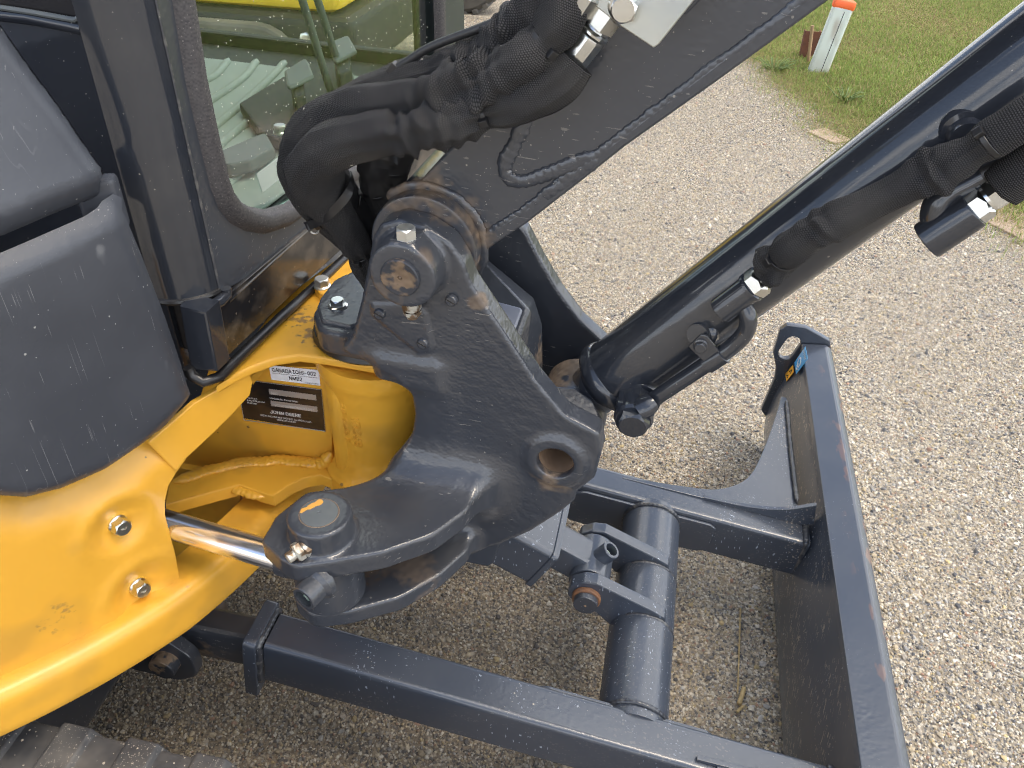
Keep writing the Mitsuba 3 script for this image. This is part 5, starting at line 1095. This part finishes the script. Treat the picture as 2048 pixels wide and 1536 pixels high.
cb0 = W(1404, 664, -.040); cn = unit(-BR.m[:, 1] * .75 + upw * .35)
ex('clamp_boss', lathe([(0, -.01), (.0195, -.01), (.0195, .002), (.016, .006), (.0125, .007), (.0125, .016), (0, .016)], cb0, cn, 36), 'paint_gloss', 40, sub=kcy)
cpx = [(1378, 690), (1404, 668), (1432, 690), (1452, 720), (1428, 738), (1398, 712)]
cm = slab([W(*q, -.066) for q in ((1376, 694), (1402, 669), (1414, 672), (1440, 706), (1412, 728))], sidew, .004, .001, rnd=.003)
cd = unit(pp_[20] - pp_[12]); k0 = W(1430, 717, PWd)
sad = tube([k0 - cd * .013, k0 - cd * .0125, k0 + cd * .0125, k0 + cd * .013], [.0112, .0122, .0122, .0112], 24)
kcl = ex('pipe_clamp', cm, 'paint_gloss', 40, 'folded clamp plate holding the oil pipe', sub=kcy)
ex('clamp_saddle', sad, 'paint_gloss', 40, sub=kcy)
ex('clamp_bolt', bolt(W(1401, 691, -.066), sidew, .0125, .006, .0085, .0015), 'paint_gloss', 20, sub=kcy)
# upper port with elbow and big fitting
ub = W(1928, 266, -.040); ex('upper_boss', lathe([(0, -.008), (.026, -.008), (.026, .001), (.022, .006), (.017, .007), (.015, .018), (0, .018)], ub, sidew, 40), 'paint_gloss', 40, sub=kcy)
ep = smooth_line([W(2090, 275, -.058), W(2010, 325, -.060), W(1945, 360, -.062), W(1905, 380, -.064), W(1880, 402, -.066), W(1872, 432, -.068), W(1880, 455, -.070)], 8)
ex('elbow_pipe', tube(ep, np.linspace(.0115, .0150, len(ep)), 24), 'paint_gloss', True, sub=kcy)
ex('pipe_sleeve', tube([W(2030, 313, -.060), W(1962, 351, -.062)], .0145, 24), 'black_plastic', 40, sub=kcy)
g0, g1 = W(1852, 483, -.074), W(1948, 417, -.074); gd = unit(g1 - g0)
ex('fitting_body', rod(g0, g1, .0195, .002, 36), 'paint_gloss', 40, 'stout glossy hose fitting at the right edge', sub=kcy)
ex('hose_nut', cat(hexa(g1, gd, .030, .013, .2), lathe([(0, .012), (.013, .012), (.013, .018), (0, .018)], g1, gd, 20), hexa(g1 + gd * .016, gd, .027, .020, .5), lathe([(0, .034), (.0125, .034), (.012, .05), (0, .05)], g1, gd, 20)), 'zinc_bright', 20, 'bright zinc hose nuts at the right edge', sub=kcy)
ex('barrel_seam', pipe(cyl_at(.858), cyl_at(.864), CR + .0012, CR - .001, .0006, 72), 'paint_gloss', 40, sub=kcy)
# zinc valve plate and hose ends high on the boom
VW = -.118
vp = [W(*q, VW) for q in ((1160, -60), (1188, 8), (1240, 47), (1312, 92), (1323, 84), (1392, -2), (1420, -40))]
kv = ex('valve_plate', slab(vp, unit(sidew + .12 * upw), .006, .001), 'zinc_plate', 20, 'bright zinc plated bracket high on the boom')
vb = W(1252, 12, VW); ex('bolt', bolt(vb + sidew * .001, sidew, .021, .012, .0160, .004, .3), 'zinc_bright', 20, sub=kv)
ex('boom_block', slab([W(*q, -.085) for q in ((1372, 30), (1420, -20), (1440, -60), (1330, -60), (1300, 0))], sidew, .02, .003), 'paint_charcoal', 40)
for i, ((p0, p1, p2), w) in enumerate(((((1150, 112), (1196, 50), (1222, 20)), -.104), (((1150, 14), (1182, -36), (1200, -70)), -.118))):
    a_, b_ = W(*p0, w), W(*p1, w); dd = unit(b_ - a_); L = np.linalg.norm(b_ - a_)
    kf_ = ex('hose_end', cat(lathe([(0, -.004), (.0125, -.004), (.0155, -.002), (.0158, L * .62), (.0145, L * .72), (.0165, L * .80), (.0165, L * .86), (.0135, L * .92), (.0125, L * 1.0), (0, L)], a_, dd, 10), hexa(a_ + dd * L, dd, .028, .022, .3)), 'zinc_bright', 25, 'crimped zinc hose end under the valve plate' if i == 0 else None)
    if i == 0: ex('hose', tube([W(1120, 150, w + .002), W(1140, 124, w), a_ + dd * .002], .0108, 20), 'hose_rubber', 40, sub=kf_)
# ---------------------------------------------------------------- excavator: hoses in fabric sleeves, cable ties
def sleeve(name, pts, rad, label, seed, wr=.14, pinch=(), folds=(), n=40, flat=0.0):
    """pts [(px, py, w)]; rad one radius per point; pinch: path positions (0..1) where a tie gathers the cloth; folds: (position, width) of heavy creasing."""
    C = np.array([BR.w(bw(*q)) for q in pts]); C = smooth_line(C, 22)
    s = np.concatenate([[0], np.cumsum(np.linalg.norm(np.diff(C, axis=0), axis=1))]); L = s[-1]
    k = int(L / .0021); t = np.linspace(0, L, k); P = np.column_stack([np.interp(t, s, C[:, i]) for i in range(3)])
    for _ in range(60): P[1:-1] = .5 * P[1:-1] + .25 * (P[:-2] + P[2:])
    R = np.interp(t / L, np.linspace(0, 1, len(rad)), rad) * (1.08 if name == 'hose_sleeve' else 1.0)
    for q in pinch: R = R * (1 - .24 * np.exp(-((t / L - q) * L / .010) ** 2))
    tt = np.gradient(P, axis=0) / np.maximum(np.linalg.norm(np.gradient(P, axis=0), axis=1, keepdims=True), 1e-9); kap = np.linalg.norm(np.gradient(tt, axis=0), axis=1) / (L / k)
    kap = np.convolve(np.pad(kap, 12, mode='edge'), np.ones(25) / 25, 'valid'); calm = (1 / (1 + 1.6 * (kap * R) ** 2))[:, None]
    def disp(ss, th):
        x = ss / L
        nz = lambda f1, f2, sd: meshkit.noise(np.stack(np.broadcast_arrays(ss * f1 + sd, f2 * np.cos(th) + 11 + sd, f2 * np.sin(th) + 7), -1), seed + int(sd))
        d = wr * (nz(26, .9, 1) - .5) * 1.7 + wr * 0.8 * (nz(55, 1.4, 2) - .5)
        ridge = 1 - np.abs(2 * nz(34, .8, 3) - 1) * 2.0
        d = d + .30 * wr * np.maximum(ridge, -.2) + .85 * wr * np.maximum(1 - np.abs(2 * nz(9, 1.7, 8) - 1) * 2.6, -.25)
        for q, wd in folds:
            g_ = np.exp(-((x - q) / wd) ** 2); d = d + g_ * .36 * (1 - 2.2 * np.abs(2 * nz(48, 1.1, 4) - 1)) + g_ * .12 * np.sin(ss * 380 + 2.2 * np.cos(th + seed) + 6 * nz(18, .8, 5))
        for q in pinch:
            g_ = np.exp(-((x - q) * L / .022) ** 2); d = d + g_ * .10 * np.sin(9 * th + 4 * nz(20, .5, 6))
        return R[:, None] * d * calm
    m, uv = tube(P, R, n, True, disp, True)
    k_ = ex(name, m, 'sleeve_fabric', True, label, uv=uv)
    return k_, P, R, t / L
def tie(sl, q, wide=.0048, tail=None, head=None, big=1.03):
    """A cable tie round the sleeve at position q."""
    k_, P, R, x = sl; i = int(np.searchsorted(x, q)); i = min(max(i, 1), len(P) - 2); d = unit(P[i + 1] - P[i - 1]); r = R[i] * big
    view = unit(EYE - P[i]); a = unit(np.cross(d, view)); b = np.cross(d, a); b = b if b @ view > 0 else -b
    kt = ex('cable_tie', cat(pipe(P[i] - d * wide / 2, P[i] + d * wide / 2, r + .0012, r - .002, .0004, 40)), 'black_plastic', 40, sub=k_)
    hd = head if head is not None else .6
    h = P[i] + (a * math.cos(hd) + b * math.sin(hd)) * (r + .002); ra = unit(h - P[i]); ta = np.cross(ra, d)
    bx_ = box((-.0042, -.0040, -.0030), (.0042, .0040, .0042), .0009)
    ex('tie_head', xf(bx_, Frame(h, d, ta, ra)), 'black_plastic', 40, sub=k_)
    if tail: ex('tie_tail', xf(box((-wide * .42, 0, -.0008), (wide * .42, tail, .0008), .0003), Frame(h, d, unit(ta + ra * .5), np.cross(d, unit(ta + ra * .5)))), 'black_plastic', 40, sub=k_)
    return kt
A = -.115
s1 = sleeve('hose_sleeve', [(1148, 118, -.104), (1128, 146, -.108), (1088, 172, -.112), (1040, 200, -.116), (1000, 216, -.118), (950, 232, -.120), (890, 242, -.122), (820, 256, -.124), (750, 268, -.124), (690, 280, -.118), (650, 300, -.106), (628, 340, -.09), (640, 385, -.074), (664, 420, -.062), (690, 455, -.052), (712, 490, -.040), (735, 530, -.02), (760, 575, .0)],
            [.019, .0205, .0205, .016, .0175, .018, .0195, .0200, .0215, .0240, .0265, .0255, .0210, .018, .0165, .016, .016, .016], 'front black fabric hose sleeve looping down beside the bracket', 3, .17, (.175, .865), ((.25, .05), (.33, .03)))
tie(s1, .175, head=2.1); tie(s1, .865, head=.9)
s2 = sleeve('hose_sleeve', [(1148, -30, -.116), (1128, 30, -.118), (1090, 82, -.120), (1042, 122, -.122), (985, 150, -.118), (930, 172, -.112), (860, 190, -.106), (780, 207, -.100), (715, 212, -.092), (665, 235, -.080), (630, 280, -.070), (612, 335, -.058), (618, 385, -.048), (648, 425, -.038), (690, 465, -.025), (725, 500, -.012), (760, 545, .005)],
            [.0175, .0185, .0195, .019, .0205, .018, .0185, .0195, .0205, .0225, .0245, .0255, .0225, .0175, .016, .016, .016], 'thick black fabric hose sleeve below the zinc valve plate', 9, .17, (.085, .245), ((.20, .045), (.28, .05)))
tie(s2, .088, head=2.3); tie(s2, .80, head=.8, tail=.02)
s3 = sleeve('hose_sleeve', [(1120, -30, -.098), (1070, 40, -.095), (1020, 85, -.09), (960, 112, -.085), (890, 138, -.08), (810, 165, -.075), (745, 188, -.068), (690, 215, -.06), (655, 255, -.05), (650, 310, -.040), (672, 360, -.028), (705, 410, -.012), (735, 460, .0), (765, 510, .015)],
            [.024, .023, .019, .0165, .017, .0175, .018, .0185, .018, .017, .016, .016, .016, .016], 'rear black fabric hose sleeve along the top of the bundle', 15, .12, (.3, .72), ((.12, .05), (.22, .04)))
s4 = sleeve('hose_sleeve', [(900, 200, -.05), (820, 235, -.045), (770, 275, -.035), (748, 320, -.02), (752, 365, -.005), (768, 410, .01), (785, 450, .025), (795, 500, .04)],
            [.018, .018, .018, .018, .018, .018, .018, .018], 'inner black hose sleeve in the dark of the loop', 21, .12, (.55,), ((.4, .06),)); tie(s4, .62, tail=.02, head=.2)
s5 = sleeve('hose_sleeve', [(860, 240, -.02), (810, 275, -.012), (786, 320, 0.0), (788, 370, .012), (805, 415, .025), (815, 460, .035)],
            [.019, .019, .019, .018, .018, .018], 'innermost black hose sleeve next to the boom foot', 27, .10, (.6,), ()); tie(s5, .45, tail=.022, head=0.0); tie(s5, .66, tail=.012, head=0.1)
# broad straps round the whole bundle
st_ = smooth_line([W(612, 452, -.066), W(632, 446, -.080), (W(660, 428, -.088)), W(690, 396, -.086), W(703, 368, -.074), W(704, 350, -.05)], 8)
def ribbon(path, wdir, wd, th):
    P = np.asarray(path); t = np.gradient(P, axis=0); t /= np.linalg.norm(t, axis=1, keepdims=True); V = []
    for p, d in zip(P, t):
        a = unit(np.asarray(wdir) - d * (np.asarray(wdir) @ d)); b = np.cross(d, a); V.append([p + a * x * wd / 2 + b * y * th / 2 for x, y in ((-1, -1), (1, -1), (1, 1), (-1, 1))])
    V = np.array(V).reshape(-1, 3); n_ = len(P); F_ = []
    for k in range(n_ - 1):
        for i in range(4): j = (i + 1) % 4; F_ += [(k * 4 + i, (k + 1) * 4 + j, k * 4 + j), (k * 4 + i, (k + 1) * 4 + i, (k + 1) * 4 + j)]
    F_ += [(0, 1, 2), (0, 2, 3), (n_ * 4 - 4, n_ * 4 - 2, n_ * 4 - 3), (n_ * 4 - 4, n_ * 4 - 1, n_ * 4 - 2)]
    m = tm(V, F_); m.fix_normals(); return m
kst = ex('hose_strap', ribbon(st_, W(640, 400, -.07) - W(655, 440, -.07), .010, .0016), 'black_plastic', 40, 'broad black strap round the hose bundle')
ex('buckle', slab([W(*q, -.07) for q in ((611, 447), (628, 437), (636, 452), (619, 464))], unit(sidew + .3 * ez), .007, .0012), 'black_plastic', 40, sub=kst)
st2 = smooth_line([W(728, 306, -.060), W(750, 309, -.07), W(775, 313, -.066), W(792, 320, -.05), W(794, 332, -.03)], 8)
ex('hose_strap', ribbon(st2, W(750, 300, -.07) - W(750, 320, -.07), .0085, .0016), 'black_plastic', 40, 'short black strap in the mouth of the hose loop')
ex('strap_ring', tube([W(628, 458, -.06) + .006 * np.array([math.cos(t), 0, math.sin(t)]) for t in np.linspace(0, 6.2, 16)], .0012, 8), 'zinc', 40)
# thin cable on top of the bundle
ca = smooth_line([W(1060, 15, -.085), W(1000, 40, -.085), W(950, 60, -.085), (W(900, 78, -.085)), W(855, 97, -.085), W(820, 119, -.084), W(793, 137, -.082), W(780, 150, -.075)], 6)
kca = ex('thin_cable', tube(ca, .0042, 14), 'hose_rubber', True, 'thin black cable above the hose bundle')
ex('cable_clip', xf(box((-.006, -.005, -.005), (.006, .005, .006), .001), Frame(W(790, 139, -.082), axw, -sidew, upw)), 'black_plastic', 40, sub=kca)
ex('orange_flag_strip', slab([W(*q, .05) for q in ((791, 298), (796, 300), (797, 350), (793, 352))], sidew, .002, .0003), 'orange_flag', False, 'thin strip of orange cable behind the hoses')
# sleeves of the lift cylinder hoses
Wc = -.082
s6 = sleeve('cylinder_hose_sleeve', [(1532, 552, -.058), (1548, 538, -.062), (1562, 514, -.070), (1590, 494, Wc), (1630, 462, Wc), (1680, 436, Wc), (1735, 412, Wc), (1780, 388, Wc), (1830, 362, Wc), (1880, 342, Wc), (1930, 315, Wc - .006), (1980, 282, Wc - .012), (2030, 250, Wc - .014), (2090, 218, Wc - .014)],
            [.0140, .020, .0175, .0150, .0170, .0175, .0155, .0155, .0170, .0185, .0175, .0165, .017, .017], 'black woven sleeve lying on the lift cylinder', 33, .13, (.115, .80), ((.05, .04), (.30, .04), (.66, .05)))
tie(s6, .115, head=2.0); tie(s6, .845, head=2.2)
s7 = sleeve('cylinder_hose_sleeve', [(2006, 372, -.074), (2022, 360, -.076), (2060, 332, -.08), (2120, 292, -.084)], [.021, .022, .022, .022], 'end of a woven sleeve cut off by the right edge', 39, .08, (), ())
# ---------------------------------------------------------------- the other machine on the lot
L_ = 'parked_loader'
prin('loader_yellow', (0.74, 0.50, 0.03), 0.4); prin('tyre', lambda p, n, uv: MIX((0.03, 0.03, 0.032), (0.16, 0.15, 0.13), FB(p.x * 8, p.y * 8, p.z * 8)), 0.8)
def lp_(name, mesh, mat, label=None, sub=None): return add(name, mesh, mat, 40, (L_ if sub is None else sub), label)
bx0 = np.array([-3.6, 6.3, 0])
lp_('body', box((-4.2, 4.05, .50), (-1.68, 5.5, 1.6), .08), 'loader_yellow'); lp_('chassis', box((-4.1, 4.0, .20), (-1.60, 5.4, .50), .05), 'interior_dark')
lp_('cab', box((-3.6, 4.2, 1.6), (-2.5, 5.4, 2.4), .08), 'paint_charcoal')
for y in (3.95, 5.15):
    o = np.vstack([np.column_stack([-2.1 + .22 * np.cos(t), .24 + .22 * np.sin(t)]) for t in [np.linspace(math.pi / 2, -math.pi / 2, 12)]] + [np.column_stack([-3.9 + .22 * np.cos(t), .24 + .22 * np.sin(t)]) for t in [np.linspace(-math.pi / 2, -3 * math.pi / 2, 12)]])
    lp_('crawler_track', xf(plate(o, .35, .02), Frame((0, y, 0), (1, 0, 0), (0, 0, 1), (0, 1, 0))), 'tyre')
for i in range(3): lp_('chassis_bolt', bolt((-1.85 - .5 * i, 4.0, .40), (0, -1, 0), .06, .02), 'zinc_bright')
tag(L_, 'yellow and charcoal tracked loader seen through the cab window', 'loader')
L_ = 'trailer'
lp_('bed', box((-4.6, 6.5, .62), (-1.45, 8.2, .74), .02), 'paint_charcoal'); lp_('side_rail', box((-4.6, 6.44, .55), (-1.4, 6.5, .80), .01), 'rust')
for x, y in ((-1.72, 6.50), (-2.6, 6.50), (-1.72, 8.1), (-2.6, 8.1)):
    kw = lp_('wheel', lathe([(.16, -.11), (.34, -.11), (.375, -.08), (.375, .08), (.34, .11), (.16, .11)], (x, y + .05, .372), (0, 1, 0), 40), 'tyre')
    lp_('hub', lathe([(0, -.06), (.15, -.06), (.20, -.10), (.20, .10), (.15, .06), (0, .06)], (x, y + .05, .372), (0, 1, 0), 30), 'paint_charcoal', sub=kw)
    for i in range(26):
        a = i * math.pi / 13; R_ = np.array([math.cos(a), 0, math.sin(a)]); m = xf(box((-.022, -.11, -.02), (.022, .11, .016), .006), Frame(np.array([x, y + .05, .372]) + R_ * .375, np.array([-math.sin(a), 0, math.cos(a)]), (0, 1, 0), R_))
        lp_('tread_block', m, 'tyre', sub=kw)
tag(L_, 'trailer with dark ribbed wheels far off beside the cab pillar', 'trailer')
